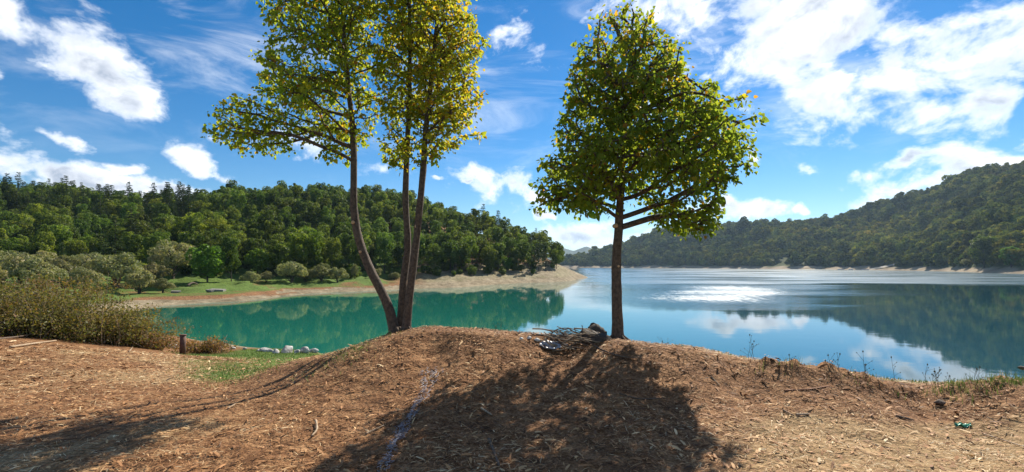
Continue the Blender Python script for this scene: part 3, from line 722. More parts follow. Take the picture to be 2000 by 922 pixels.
def stuff_scatter(name, pts, protos_obj, label, cat):
    """one object whose points carry tree shapes by geometry nodes"""
    n = len(pts); V = np.array([p[:3] for p in pts], np.float32)
    m = bpy.data.meshes.new(name); m.vertices.add(n); m.vertices.foreach_set('co', V.ravel())
    g = np.random.default_rng(len(pts))
    for nm, v in (('scl', np.array([p[3] for p in pts])), ('rot', g.uniform(0, 6.28, n))):
        a = m.attributes.new(nm, 'FLOAT', 'POINT'); a.data.foreach_set('value', v.astype(np.float32))
    a = m.attributes.new('idx', 'INT', 'POINT'); a.data.foreach_set('value', g.integers(0, len(protos_obj), n).astype(np.int32))
    o = link(name, m, label=label, cat=cat, kind='stuff')
    ng = bpy.data.node_groups.new(name + '_scatter', 'GeometryNodeTree')
    ng.interface.new_socket('Geometry', in_out='INPUT', socket_type='NodeSocketGeometry')
    ng.interface.new_socket('Geometry', in_out='OUTPUT', socket_type='NodeSocketGeometry')
    gi = ng.nodes.new('NodeGroupInput'); go = ng.nodes.new('NodeGroupOutput')
    gj = ng.nodes.new('GeometryNodeGeometryToInstance')
    for po in reversed(protos_obj):
        oi = ng.nodes.new('GeometryNodeObjectInfo'); oi.inputs['Object'].default_value = po
        ng.links.new(oi.outputs['Geometry'], gj.inputs[0])
    def attr(nm, t):
        k = ng.nodes.new('GeometryNodeInputNamedAttribute'); k.data_type = t; k.inputs['Name'].default_value = nm; return k.outputs[0]
    ip = ng.nodes.new('GeometryNodeInstanceOnPoints'); ip.inputs['Pick Instance'].default_value = True
    cx = ng.nodes.new('ShaderNodeCombineXYZ'); ng.links.new(attr('rot', 'FLOAT'), cx.inputs[2])
    ng.links.new(gi.outputs[0], ip.inputs['Points']); ng.links.new(gj.outputs[0], ip.inputs['Instance'])
    ng.links.new(attr('idx', 'INT'), ip.inputs['Instance Index']); ng.links.new(cx.outputs[0], ip.inputs['Rotation']); ng.links.new(attr('scl', 'FLOAT'), ip.inputs['Scale'])
    ng.links.new(ip.outputs[0], go.inputs[0])
    md = o.modifiers.new('scatter', 'NODES'); md.node_group = ng
    return o

crown_of = lambda pr: [c for c in pr.children if c.name.startswith('crown')][0]
if LOST:
    stuff_scatter('headland_undergrowth_wood', [(q[0], q[1], q[2] - .3, random.uniform(.6, .92)) for q in LOST], [crown_of(p) for p in FOREST],
                  'mass of tree crowns filling the wood behind its front trees', 'woodland')
# low scrub under the edge of the wood
SHRUBC = [bpy.data.objects.new('shrub_crown', make_mesh('shrub_crown', *[(v, f) for v, f, t in [lobed_crown(0, 2.2, 1.5, 12, 900, .3, 600 + s)]][0], tint=lobed_crown(0, 2.2, 1.5, 12, 900, .3, 600 + s)[2], mats=[M_FOREST])) for s in range(3)]
eg = []
g_ = np.random.default_rng(77)
for i in range(900):
    p = g_.uniform(-100, 1090); d = g_.uniform(70, 150); x = (p - 1000) / F * d; z = gz(x, d)
    lim = np.interp(p, [-400, 300, 480, 620, 760, 1000, 1092], [2.3, 2.4, 2.4, 2.1, 1.9, 2.0, 2.2])
    if lim < z < lim + 2.0: eg.append((x, d, z - .2, g_.uniform(.5, 1.2)))
stuff_scatter('forest_edge_scrub', eg, SHRUBC, 'low dark scrub along the lower edge of the headland wood', 'scrub')

# far hillside wood
HC = [bpy.data.objects.new('hill_crown', make_mesh('hill_crown', *lobed_crown(0, 9, 4.6, 22, 1100, 1.15, 700 + s, lob=(.22, .42))[:2], tint=lobed_crown(0, 9, 4.6, 22, 1100, 1.15, 700 + s, lob=(.22, .42))[2], mats=[M_HILLWOOD])) for s in range(6)]
def hill_wood():
    g = np.random.default_rng(88); n = 15000
    px = 1066 + (2450 - 1066) * g.random(n) ** .9; t = g.uniform(.03, 1.06, n); x, d, z = hill_point(px, t)
    keep = (z > 3.4 + g.random(n) * 2) & (g.random(n) < .92)
    open_ = fbm(x * .012, d * .012, 44) > .20
    keep &= ~(open_ & (g.random(n) < .8))
    return [(a, b, c - 1.5, s) for a, b, c, s in zip(x[keep], d[keep], z[keep], np.exp(g.normal(-.08, .30, keep.sum())))]
stuff_scatter('hillside_wood', hill_wood(), HC, 'continuous woodland covering the long hillside across the lake', 'woodland')

# ------------------------------------------------------------------ trees of the cove shore, each where it stands
def at_shore(px, py, d, proto, name_scale, rot=0.0, **kw):
    x = (px - 1000) / F * d; return place(proto, (x, d, gz(x, d) - .1), name_scale, rot, **kw)
MID = [(-40, 62, WILLOW[0], 1.25, 'grey-green willow bush at the outer end of the willow row'),
       (40, 60, WILLOW[1], 1.2, 'grey-green willow with pale bare stems rising behind the bramble thicket'),
       (125, 62, WILLOW[2], 1.1, 'olive willow with a tawny top behind the bramble thicket'),
       (228, 66, WILLOW[3], 1.25, 'tall tawny-topped willow spreading over the shaded meadow'),
       (272, 60, WILLOW[0], .78, 'low round willow with forked dark stem on the green meadow'),
       (318, 62, WILLOW[2], .5, 'small sprawling willow beside the driftwood on the meadow'),
       (338, 76, WILLOW[1], 1.42, 'tall rounded willow next to the bright green tree'),
       (405, 74, BRIGHT, 1.2, 'bright yellow-green leafy tree between a willow and a brown tree'),
       (452, 77, FOREST[2], .8, 'brownish green pointed tree beside the bright green tree'),
       (490, 76, WILLOW[3], .55, 'small round grey willow alone at the end of the meadow'),
       (503, 85, BRIGHT, .95, 'yellow-green young tree standing before the dark wood'),
       (540, 87, FOREST[4], .8, 'slim mid-green young tree standing before the dark wood'),
       (570, 82, WILLOW[1], 1.0, 'pale grey willow leaning out of the dark wood edge'),
       (628, 86, WILLOW[2], .85, 'tawny willow with low dark stems above the pale shore'),
       (660, 87, WILLOW[0], .75, 'olive willow with low dark stems touching the tawny one'),
       (693, 92, WILLOW[3], .62, 'thin pale sapling willow behind the leaning linden stem'),
       (770, 100, WILLOW[1], .5, 'grey willow shrub low at the wood edge behind the linden stems'),
       (915, 116, WILLOW[2], .55, 'grey shrub on the bare bank below the pines'),
       (990, 128, BRIGHT, .75, 'light green tree among dark ones near the headland tip'),
       (75, 48, WILLOW[2], .8, 'grey-green willow shrub next to the bramble thicket at the meadow'),
       (-60, 45, WILLOW[3], .9, 'pale willow shrub next to the bramble thicket away from the water')]
MID += [(5, 66, WILLOW[3], 1.2, 'pale olive willow behind the bare-stemmed one'), (85, 68, WILLOW[0], 1.15, 'feathery olive willow between bare-stemmed and tawny willows'),
        (180, 70, WILLOW[1], 1.2, 'grey willow filling the gap before the tall tawny-topped one'), (165, 56, WILLOW[3], .75, 'low olive willow at the meadow edge beyond the brambles'),
        (296, 70, WILLOW[2], .9, 'olive willow between the round meadow willow and the tallest one'), (365, 82, WILLOW[0], 1.0, 'dull green willow tucked behind the bright green tree'),
        (430, 84, FOREST[1], .6, 'dark small tree behind the gap of bright and brown trees'), (520, 80, WILLOW[2], .5, 'grey bush at the foot of the yellow-green young tree'),
        (598, 86, WILLOW[3], .6, 'grey bush between the leaning willow and the tawny one'), (735, 97, WILLOW[0], .55, 'olive bush on the bank seen between linden stems'),
        (850, 108, WILLOW[3], .5, 'olive bush above the terraced bare bank')]
for i, (px, d, pr, sc, lab) in enumerate(MID):
    sc3 = (sc, sc, sc * .92)
    if px == 338: sc3 = (sc * .9, sc * .9, sc * 1.05)
    if px == 693: sc3 = (sc * .45, sc * .45, sc * 1.1)
    if px == 452: sc3 = (sc * .7, sc * .7, sc)
    at_shore(px, 0, d, pr, sc3, i * 1.7, label=lab, cat='tree')
# right shore trees standing clear of the hillside wood
for px, d, pr, sc, lab in [(1922, 228, FOREST[0], 2.3, 'big round dark tree standing clear on the far bank of the lake'),
                           (1975, 215, BRIGHT, 2.2, 'sunlit light green tree on the far bank beside the big dark tree'),
                           (1890, 232, WILLOW[1], 1.4, 'small grey-green bush at the foot of the big dark tree'),
                           (2030, 220, FOREST[3], 1.5, 'dark broad tree beyond the sunlit green one on the far bank')]:
    t = np.linspace(0, .25, 60); x, dd, z = hill_point(np.full(60, float(px)), t); k = np.argmin(np.abs(z - 3.2))
    place(pr, (x[k], dd[k], z[k] - .4), sc, px, label=lab, cat='tree')

# ------------------------------------------------------------------ the lindens on the mound
def colonize(pos, par, att, step, di, dk, iters, trop):
    pos = [np.array(p, float) for p in pos]; par = list(par); kids = {}
    A_ = np.array(att); Pn = np.array(pos)
    dm = np.linalg.norm(A_[:, None] - Pn[None], axis=-1); near = dm.argmin(1); nd = dm.min(1)
    for it in range(iters):
        act = nd < di
        if not act.any(): break
        idx = near[act]; dv = unit(A_[act] - np.array(pos)[idx])
        new = []
        for k in np.unique(idx):
            v = dv[idx == k].sum(0) / (idx == k).sum() + trop + rng.normal(size=3) * .08
            v = v / (np.linalg.norm(v) + 1e-9)
            if any(v @ c > .96 for c in kids.get(k, ())) or len(kids.get(k, ())) > 3: continue
            kids.setdefault(k, []).append(v); new.append((pos[k] + v * step, k))
        if not new:
            bad = act & (rng.random(len(A_)) < .5)
            A_, near, nd = A_[~bad], near[~bad], nd[~bad]
            if not len(A_): break
            continue
        n0 = len(pos)
        for p, k in new: pos.append(p); par.append(int(k))
        Q = np.array([p for p, k in new]); dq = np.linalg.norm(A_[:, None] - Q[None], axis=-1); m = dq.min(1); j = dq.argmin(1)
        up = m < nd; near = np.where(up, n0 + j, near); nd = np.minimum(nd, m)
        keep = nd > dk; A_, near, nd = A_[keep], near[keep], nd[keep]
        if not len(A_): break
    return np.array(pos), np.array(par)

def row_volume(rows, d, n, depth_k=.9, seed=0, hole=None):
    """sprays: most points gather round a number of centres, the rest lie between them"""
    g = np.random.default_rng(seed + 500); rr_ = np.array(rows, float); mid_ = (rr_[:, 1] + rr_[:, 2]) / 2; hw_ = np.maximum((rr_[:, 2] - rr_[:, 1]) / 2 - 26, 6)
    rin = [(y + (22 if i == 0 else 0) - (12 if i == len(rr_) - 1 else 0), m - h, m + h) for i, (y, m, h) in enumerate(zip(rr_[:, 0], mid_, hw_))]
    cs = np.array(row_points(rin, d, max(n // 30, 10), depth_k, seed, hole)); m = int(n * .76)
    k = g.integers(0, len(cs), m); sg = g.uniform(.10, .21, len(cs))
    pts = cs[k] + g.normal(size=(m, 3)) * sg[k][:, None] * np.array([1.15, 1.1, .8])
    return list(pts) + row_points(rows, d, n - m, depth_k, seed + 1, hole)

def row_points(rows, d, n, depth_k=.9, seed=0, hole=None):
    """points in a crown whose width at each height is measured from the photograph"""
    g = np.random.default_rng(seed); rows = np.array(rows, float); out = []
    wid = rows[:, 2] - rows[:, 1]
    while len(out) < n:
        y = g.uniform(rows[0, 0], rows[-1, 0]); a = np.interp(y, rows[:, 0], rows[:, 1]); b = np.interp(y, rows[:, 0], rows[:, 2])
        if g.random() > (b - a) ** 1.6 / wid.max() ** 1.6: continue
        rr = g.random() ** .32; th = g.uniform(0, 6.283); c = (a + b) / 2; w = (b - a) / 2
        px = c + w * rr * math.cos(th); dep = d + min(w, 190) / F * d * depth_k * rr * math.sin(th)
        if hole and hole(px, y): continue
        # keep real position: pixel measured at the crown's own distance d
        q = P(px, y, (d + dep) / 2); q[1] = dep; out.append(q)
    return out

def linden(name, base_pt, stems, label, seed, tint_fn, nleaf, leaf=.056):
    root = link(name, None, label=label, cat='tree'); root.location = tuple(base_pt); b0 = np.array(base_pt)
    leafB, leafA, leafN, leafL, leafT = [], [], [], [], []
    for si, st in enumerate(stems):
        trunk = smooth_path(st['trunk'], 26); r0, r1 = st['r']
        pos, par = colonize(trunk, [-1] + list(range(25)), st['att'], .085, st.get('di', 1.0), .125, 170, np.array(st.get('trop', (0, 0, .28))))
        n = len(pos); ch = [[] for _ in range(n)]
        for i in range(26, n): ch[par[i]].append(i)
        rad = np.zeros(n)
        for i in range(n - 1, 25, -1):
            rad[i] = max(.0022, sum(rad[c] ** 2.35 for c in ch[i]) ** (1 / 2.35))
        # trunk
        tr = np.linspace(1, 0, 26) ** .8 * (r0 - r1) + r1
        tr[:3] *= np.array([1.2, 1.08, 1.02])
        wob = np.concatenate([trunk[:1] - np.array([0, 0, .15]), trunk])
        V, Fs = tube(wob, np.concatenate([[tr[0] * 1.1], tr]), 14)
        V = V + unit(rng.normal(size=V.shape)) * .006
        bag = Bag(); bag.add(V - b0, Fs)
        for q in range(5):
            a = q * 1.257 + rng.uniform(-.3, .3) + si; e = trunk[0] + np.array([math.cos(a), math.sin(a), 0]) * r0 * rng.uniform(2.0, 3.2); e[2] = gz(e[0], e[1]) - .03
            m_ = trunk[0] + np.array([math.cos(a), math.sin(a), 0]) * r0 * 1.1; m_[2] = gz(m_[0], m_[1]) + .05
            bag.add(*[(lambda vv: vv[0] - b0)(tube(smooth_path([trunk[1], m_, e], 7), np.linspace(r0 * .5, r0 * .12, 7), 7)), tube(smooth_path([trunk[1], m_, e], 7), np.linspace(r0 * .5, r0 * .12, 7), 7)[1]])
        link('trunk', bag.mesh('trunk', mats=[M_BARK], smooth_=True), root)
        mx = rad[26:].max(); k = st.get('rb', r1 * 1.1) / mx
        # limbs: each branch that leaves the trunk is a part with its own twigs
        starts = [i for i in range(26, n) if par[i] < 26]
        for s in starts:
            bag = Bag(); stack = [s]; cnt = 0
            while stack:
                a = stack.pop(); chain = [par[a], a]
                while ch[a]:
                    c = sorted(ch[a], key=lambda q: -rad[q]); stack += c[1:]; a = c[0]; chain.append(a)
                pp = pos[chain]; rr = rad[chain] * k; rr[0] = rr[1] * 1.05; cnt += len(chain)
                if len(pp) > 3: pp[1:-1] = pp[1:-1] * .5 + (pp[:-2] + pp[2:]) * .25
                bag.add(*tube(pp - b0, np.maximum(rr, .0018), 6 if rr[0] > .008 else 4, cap=True))
            link('limb', bag.mesh('limb', mats=[M_BARK], smooth_=True), root)
        thin = np.array([i for i in range(26, n) if rad[i] < .0075]); tipw = np.array([2.0 if not ch[i] else (1.5 if rad[i] < .0035 else .7) for i in thin])
        pick = rng.choice(thin, size=st['leaves'], p=tipw / tipw.sum())
        fwd = unit(pos[pick] - pos[par[pick]])
        out = unit(fwd + rng.normal(size=fwd.shape) * .7 + np.array([0, 0, -.25]))
        B = pos[pick] + out * rng.uniform(.015, .12, (len(pick), 1)) + rng.normal(size=fwd.shape) * .04
        leafB.append(B); leafA.append(unit(out + np.array([0, 0, -.55]) + rng.normal(size=out.shape) * .35)); leafN.append(unit(rng.normal(size=out.shape) + np.array([0, -.3, .7])))
        leafL.append(leaf * np.exp(rng.normal(0, .28, len(pick)))); leafT.append(tint_fn(B))
    B, A2, N2, L2, T2 = map(np.concatenate, (leafB, leafA, leafN, leafL, leafT))
    # the leaves that face the viewpoint nearest are parts of their own
    order = np.argsort(B[:, 1] - L2 * 6 + rng.normal(size=len(B)) * .25); big, rest = order[:300], order[300:]
    V, Fq = heart_leaves(B[rest] - b0, A2[rest], N2[rest], L2[rest])
    link('foliage', make_mesh('foliage', V, Fq, tint=np.repeat(T2[rest], 2), mats=[M_LINDEN]), root, kind='stuff')
    protos = []
    for q in range(6):
        Vl, Fl = heart_leaves(np.zeros((1, 3)), np.array([[1.0, 0, 0]]), np.array([[0, 0, 1.0]]), np.ones(1), .10 + .03 * q)
        protos.append(make_mesh('leaf', Vl, Fl, tint=np.full(2, np.quantile(T2, .08 + .16 * q)), mats=[M_LINDEN]))
    from mathutils import Matrix
    for i in big:
        a = Vector(A2[i]); s = Vector(np.cross(N2[i], A2[i])).normalized(); u = a.cross(s)
        M = Matrix(((a.x, s.x, u.x), (a.y, s.y, u.y), (a.z, s.z, u.z)))
        o = bpy.data.objects.new('leaf', protos[int(np.clip(round((np.searchsorted(np.sort(T2), T2[i]) / len(T2) - .08) / .16), 0, 5))])
        COL.objects.link(o); o.parent = root; o.location = tuple(B[i] - b0); o.rotation_euler = M.to_euler(); o.scale = (float(L2[i]),) * 3
    return root

def scars(root, spots, d):
    b0 = np.array(root.location)
    for px, py, r, out in spots:
        c = P(px, py, d) + np.array(out) ; dirn = unit(np.array([out[0] * 2, -1.0, .1]))
        V, Fs = tube(np.array([c + np.array([0, .12, 0]), c, c + dirn * .012]) - b0, [r * 1.15, r * 1.1, r], 12)
        link('pruning_scar', make_mesh('pruning_scar', V, Fs, mats=[M_CUT]), root)

# single linden
DR = 7.6
rows = [(12, 1208, 1236), (50, 1178, 1288), (100, 1142, 1322), (150, 1112, 1356), (195, 1098, 1392), (230, 1092, 1432), (270, 1078, 1464), (310, 1058, 1462), (345, 1038, 1436), (372, 1062, 1412), (400, 1085, 1410), (415, 1180, 1400), (440, 1290, 1385), (456, 1320, 1372)]
def hole_r(px, y): return (y > 372 and abs(px - 1205) < 62) or (y > 395 and px < 1235 and not (px < 1140))
att = row_volume(rows, DR, 2600, seed=3, hole=hole_r)
att += [P(px, py, DR) + rng.normal(size=3) * .04 for px, py in zip(np.linspace(1050, 1190, 26), 402 - 30 * np.linspace(0, 1, 26) ** 2)]
att += [P(px, py, DR - .1) + rng.normal(size=3) * .03 for px, py in zip(np.linspace(1235, 1352, 30), np.interp(np.linspace(1235, 1352, 30), [1235, 1290, 1330, 1352], [388, 400, 425, 450]))]
for _ in range(120):
    px = rng.uniform(1270, 1385); q = P(px, np.interp(px, [1270, 1330, 1385], [412, 432, 430]) + rng.uniform(-16, 20), DR - .1); q[1] += rng.normal() * .18; att.append(q)
for _ in range(60):
    px = rng.uniform(1048, 1130); q = P(px, 394 + rng.normal() * 7, DR); q[1] += rng.normal() * .1; att.append(q)
ttop = [P(1207, 661, DR), P(1205, 600, DR), P(1204, 520, DR), P(1208, 450, DR), P(1212, 385, DR), P(1216, 320, DR), P(1216, 250, DR), P(1222, 170, DR)]
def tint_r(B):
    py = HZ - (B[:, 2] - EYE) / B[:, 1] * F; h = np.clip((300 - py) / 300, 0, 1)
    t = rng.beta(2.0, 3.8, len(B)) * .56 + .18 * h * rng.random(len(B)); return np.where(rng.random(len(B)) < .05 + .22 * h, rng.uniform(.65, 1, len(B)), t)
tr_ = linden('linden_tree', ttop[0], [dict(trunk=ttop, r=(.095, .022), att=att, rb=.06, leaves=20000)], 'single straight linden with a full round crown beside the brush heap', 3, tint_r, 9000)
scars(tr_, [(1203, 441, .032, (-.01, -.055, 0)), (1206, 520, .02, (.0, -.07, 0))], DR)

# three-stemmed linden
DL = 8.9
s1 = [P(772, 650, DL), P(755, 590, DL), P(722, 525, DL), P(700, 465, DL), P(691, 400, DL), P(691, 320, DL), P(688, 240, DL), P(676, 130, DL), P(668, 0, DL), P(660, -110, DL)]
s2 = [P(783, 646, DL + .15), P(787, 560, DL + .15), P(796, 480, DL + .15), P(792, 390, DL + .15), P(795, 300, DL + .15), P(800, 180, DL + .15), P(800, 40, DL + .15), P(795, -120, DL + .15)]
s3 = [P(793, 648, DL - .05), P(802, 560, DL - .05), P(814, 460, DL - .05), P(826, 340, DL - .05), P(832, 250, DL - .05), P(846, 120, DL - .05), P(858, -10, DL - .05), P(862, -130, DL - .05)]
a1 = row_volume([(-215, 610, 700), (-120, 560, 735), (-20, 522, 745), (60, 520, 750), (130, 505, 755), (200, 498, 752), (250, 560, 735), (290, 620, 725), (315, 680, 706)], DL, 1600, seed=11)
lim = smooth_path([P(690, 318, DL), P(640, 290, DL - .1), P(580, 268, DL - .15), (P(520, 262, DL - .2)), P(440, 240, DL - .2)], 40)
a1 += [q + rng.normal(size=3) * .03 for q in lim[4:]]
for _ in range(230):
    px = rng.uniform(428, 585); cy_ = np.interp(px, [428, 470, 520, 585], [258, 245, 262, 262]); hw = np.interp(px, [428, 470, 520, 585], [18, 50, 38, 24])
    q = P(px, cy_ + hw * rng.uniform(-1, 1), DL - .2); q[1] += rng.normal() * .22; a1.append(q)
a2 = row_volume([(-210, 750, 830), (-100, 725, 840), (0, 728, 842), (100, 728, 838), (200, 735, 838), (290, 748, 822), (335, 768, 800)], DL + .15, 1000, depth_k=1.5, seed=12)
a3 = row_volume([(-215, 810, 890), (-120, 800, 918), (0, 795, 918), (60, 800, 936), (130, 800, 930), (200, 800, 936), (250, 810, 908), (290, 815, 895), (325, 822, 845)], DL - .05, 1300, depth_k=1.3, seed=13)
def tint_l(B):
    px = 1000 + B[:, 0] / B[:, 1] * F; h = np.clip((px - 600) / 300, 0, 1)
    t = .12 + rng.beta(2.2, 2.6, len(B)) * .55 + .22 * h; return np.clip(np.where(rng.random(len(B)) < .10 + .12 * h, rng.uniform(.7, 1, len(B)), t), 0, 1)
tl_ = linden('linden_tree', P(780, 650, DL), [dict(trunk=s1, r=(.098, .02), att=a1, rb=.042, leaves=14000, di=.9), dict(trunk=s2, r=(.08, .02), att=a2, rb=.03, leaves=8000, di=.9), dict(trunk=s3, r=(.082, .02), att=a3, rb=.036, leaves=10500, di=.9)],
             'linden of three stems from one base on the crest of the mound', 5, tint_l, 14000)
scars(tl_, [(692, 435, .032, (.0, -.075, 0)), (706, 492, .026, (0, -.08, 0)), (816, 443, .036, (0, -.10, 0)), (819, 415, .024, (0, -.095, 0))], DL)

# ------------------------------------------------------------------ ground cover: chips, straw, grass
def scatter_region(n, pw=1.0, r0=2.6, r1=15.0, th=54):
    a = np.radians(rng.uniform(-th, th, n)); u = rng.random(n); r = (r0 ** pw + u * (r1 ** pw - r0 ** pw)) ** (1 / pw)
    return np.sin(a) * r, np.cos(a) * r

def chips():
    x, y = scatter_region(230000, 1.05, 2.7, 20)
    z = ground_z(x, y); g, s, b = zone_masks(x, y, z); clump = fbm(x * 1.7, y * 1.7, 61)
    keep = (rng.random(len(x)) > g * .75) & (rng.random(len(x)) < .78 + clump * 1.2) & (z > .3)
    x, y, z, s, clump = x[keep], y[keep], z[keep], s[keep], clump[keep]; n = len(x)
    L_ = np.exp(rng.normal(math.log(.031), .55, n)); Wd = L_ * rng.uniform(.10, .38, n); thin = rng.random(n) < .5
    Wd = np.where(thin, rng.uniform(.0025, .005, n), np.minimum(Wd, .024)); L_ = np.where(thin, L_ * 1.7, L_); L_ = np.minimum(L_, .13) * (1 + np.clip(np.hypot(x, y) - 6, 0, 14) / 14); Wd = Wd * (1 + np.clip(np.hypot(x, y) - 6, 0, 14) / 10)
    a = rng.normal(.3, 1.1, n); ax = np.stack([np.cos(a), np.sin(a), rng.normal(size=n) * .22], -1)
    nr = unit(np.stack([rng.normal(size=n) * .35, rng.normal(size=n) * .35, np.ones(n)], -1))
    C_ = np.stack([x, y, z + .006 + np.abs(rng.normal(size=n)) * .010], -1)
    V, Fq = diamonds(C_, ax, nr, L_, Wd)
    # blunt ends
    V = V.reshape(-1, 4, 3); ax = unit(ax); side = unit(np.cross(nr, ax)); hw = (Wd * .5)[:, None]; hl = (L_ * .5)[:, None]; lift = np.array([0, 0, 1]) * hl * .12
    V = np.stack([C_ - ax * hl - side * hw * .7, C_ + ax * hl * .0 - side * hw + lift, C_ + ax * hl - side * hw * .5, C_ + ax * hl + side * hw * .5, C_ + side * hw + lift, C_ - ax * hl + side * hw * .7], 1).reshape(-1, 3)
    i = np.arange(n)[:, None] * 6; Fq = np.concatenate([i + np.array([[0, 1, 4, 5]]), i + np.array([[1, 2, 3, 4]])], 1).reshape(-1, 4)
    tint = np.clip(rng.beta(1.6, 2.1, n) * .92 + s * .30 + np.where(thin, .12, 0) + clump * .5, 0, 1)
    link('wood_chips', make_mesh('wood_chips', V, Fq, tint=np.repeat(tint, 2), mats=[M_CHIP]), label='loose brown wood chips, bark and straw strewn over the mound', cat='wood chips', kind='stuff')
chips()

def blades(x, y, z, h, lean=.5, wd=.006):
    n = len(x); a = rng.uniform(0, 6.28, n); b = np.stack([x, y, z - .01], -1); d = np.stack([np.cos(a), np.sin(a), 0 * a], -1); s = np.stack([-np.sin(a), np.cos(a), 0 * a], -1)
    h = h[:, None]; ln = rng.uniform(.1, lean, (n, 1)); w = wd * rng.uniform(.6, 1.4, (n, 1)); up = np.array([0, 0, 1.0])
    V = np.stack([b - s * w, b + s * w, b + d * h * ln * .4 + up * h * .6 + s * w * .7, b + d * h * ln * .4 + up * h * .6 - s * w * .7, b + d * h * ln + up * h], 1).reshape(-1, 3)
    i = np.arange(n)[:, None] * 5
    return V, [i + np.array([[0, 1, 2, 3]]), i + np.array([[3, 2, 4]])]
def grass():
    x, y = scatter_region(150000, 1.4, 3.2, 26, 56); z = ground_z(x, y); g, s, b = zone_masks(x, y, z)
    k = rng.random(len(x)) < np.clip(g * 1.2 - .12 + .10 * s, 0, 1)
    k &= z > .15; x, y, z, g, s = x[k], y[k], z[k], g[k], s[k]
    r = np.hypot(x, y); V, Fs = blades(x, y, z, rng.uniform(.02, .06, len(x)) * (1 + r / 40), .9, .0035 + .00025 * r.mean())
    t = np.clip(rng.beta(2, 3, len(x)) * .6 + (1 - g) * .45 + .1, 0, 1)
    link('grass', make_mesh('grass', V, Fs, tint=np.concatenate([t, t]), mats=[M_GRASS]), label='short green and dry grass on the slope and shoulder of the mound', cat='grass', kind='stuff')
grass()
def bank_grass():
    X_, Y_ = [], []
    for px, py, n, rad in [(1855, 750, 200, .16), (1935, 748, 240, .22), (1985, 746, 300, .22), (2040, 745, 300, .25), (1530, 710, 40, .2), (1700, 738, 40, .25), (760, 655, 50, .15)]:
        c = on_ground(px, py + 3); X_.append(c[0] + rng.normal(size=n) * rad); Y_.append(c[1] + rng.normal(size=n) * rad * .5)
    x = np.concatenate(X_); y = np.concatenate(Y_); z = ground_z(x, y); n = len(x)
    V, Fs = blades(x, y, z, .10 * rng.uniform(.4, 1.3, n), .9, .003); t = np.clip(rng.beta(2, 2, n) * .6 + .25, 0, 1)
    link('bank_grass', make_mesh('bank_grass', V, Fs, tint=np.concatenate([t, t]), mats=[M_GRASS]), label='tufts of green-brown grass along the crest of the bank', cat='grass', kind='stuff')
bank_grass()

# ------------------------------------------------------------------ bramble thicket on the left
def bramble(name, c, R, H, nleaf, label, dry=.0, seed=0, leaf=.075):
    g = np.random.default_rng(seed); root = link(name, None, loc=c, label=label, cat='shrub'); bag = Bag(); tips = []
    for s in range(46):
        a = g.uniform(0, 6.28); rr = R * g.uniform(.35, 1.05); h = H * g.uniform(.55, 1.1); b = np.array([math.cos(a) * rr * .3 * g.random(), math.sin(a) * rr * .3 * g.random(), -.1])
        p = smooth_path([b, b + np.array([math.cos(a) * rr * .4, math.sin(a) * rr * .4, h * .75]), b + np.array([math.cos(a) * rr * .8, math.sin(a) * rr * .8, h]), b + np.array([math.cos(a) * rr * 1.15, math.sin(a) * rr * 1.15, h * g.uniform(.5, .95)])], 12)
        p += g.normal(size=p.shape) * .02; bag.add(*tube(p, np.linspace(.011, .004, 12), 4)); tips.append(p[1:])
    link('stems', bag.mesh('stems', mats=[M_STICKD], smooth_=True), root)
    db = Bag()
    for q in range(22):
        a = g.uniform(0, 6.28); b_ = np.array([math.cos(a) * R * g.uniform(.3, 1.0), math.sin(a) * R * g.uniform(.3, 1.0), 0]); e_ = b_ + np.array([g.normal() * .35, g.normal() * .35, H * g.uniform(.35, 1.25)])
        db.add(*tube(smooth_path([b_, (b_ + e_) / 2 + g.normal(size=3) * .08, e_], 6), np.linspace(.009, .003, 6), 4))
    link('dead_stems', db.mesh('dead_stems', mats=[M_STICK]), root)
    T = np.concatenate(tips); k = g.integers(0, len(T), nleaf); p = T[k] + g.normal(size=(nleaf, 3)) * np.array([.16, .16, .13]); p[:, 2] = np.maximum(p[:, 2], .03)
    L_ = leaf * g.uniform(.5, 1.35, nleaf); V, Fq = diamonds(p, g.normal(size=(nleaf, 3)), unit(g.normal(size=(nleaf, 3)) * .7 + np.array([0, -.1, .8])), L_, L_ * .6)
    t = np.clip(g.beta(2, 2.6, nleaf) * .75 + dry + .18 * (p[:, 2] / H - .5), 0, 1)
    link('foliage', make_mesh('foliage', V, Fq, tint=t, mats=[M_SCRUB]), root)
    return root
def G(px, d):
    x = (px - 1000) / F * d; return np.array([x, d, gz(x, d)])
for i, (px, d, R, H, nl, dry, lab) in enumerate([
    (-60, 15.5, 1.9, 2.1, 6500, .0, 'green bramble clump at the landward end of the thicket'),
    (25, 16.0, 1.9, 2.0, 6500, .02, 'grey-green bramble clump behind the cut branches'),
    (95, 16.5, 1.9, 1.95, 6500, .05, 'yellowing bramble clump in the middle of the thicket'),
    (160, 17.0, 1.8, 1.9, 6500, .03, 'dense bramble clump with a dark shaded foot'),
    (222, 17.5, 1.5, 1.75, 5200, .16, 'reddish bramble clump between the green thicket and the water'),
    (262, 18.2, 1.3, 1.35, 4200, .08, 'dark green bramble clump at the waterside end of the thicket'),
    (298, 18.6, .95, .75, 2600, .35, 'low brown withered bramble near the rusty post'),
    (392, 20.5, .95, .72, 2600, .25, 'wispy half-dry bush just past the rusty post'),
    (30, 21, 2.2, 2.7, 6000, .08, 'taller pale scrub standing behind the bramble clumps'),
    (130, 22, 2.1, 2.6, 6000, .03, 'taller green scrub behind the yellowing bramble clump')]):
    bramble('bramble_bush', G(px, d), R, H * (.72 if d < 20 else .8) * (1.15, .9, 1.1, .85, 1.05, 1, 1, 1, .9, 1.1)[i], nl, lab, dry + .2, 900 + i, .085 if d < 20 else .1)

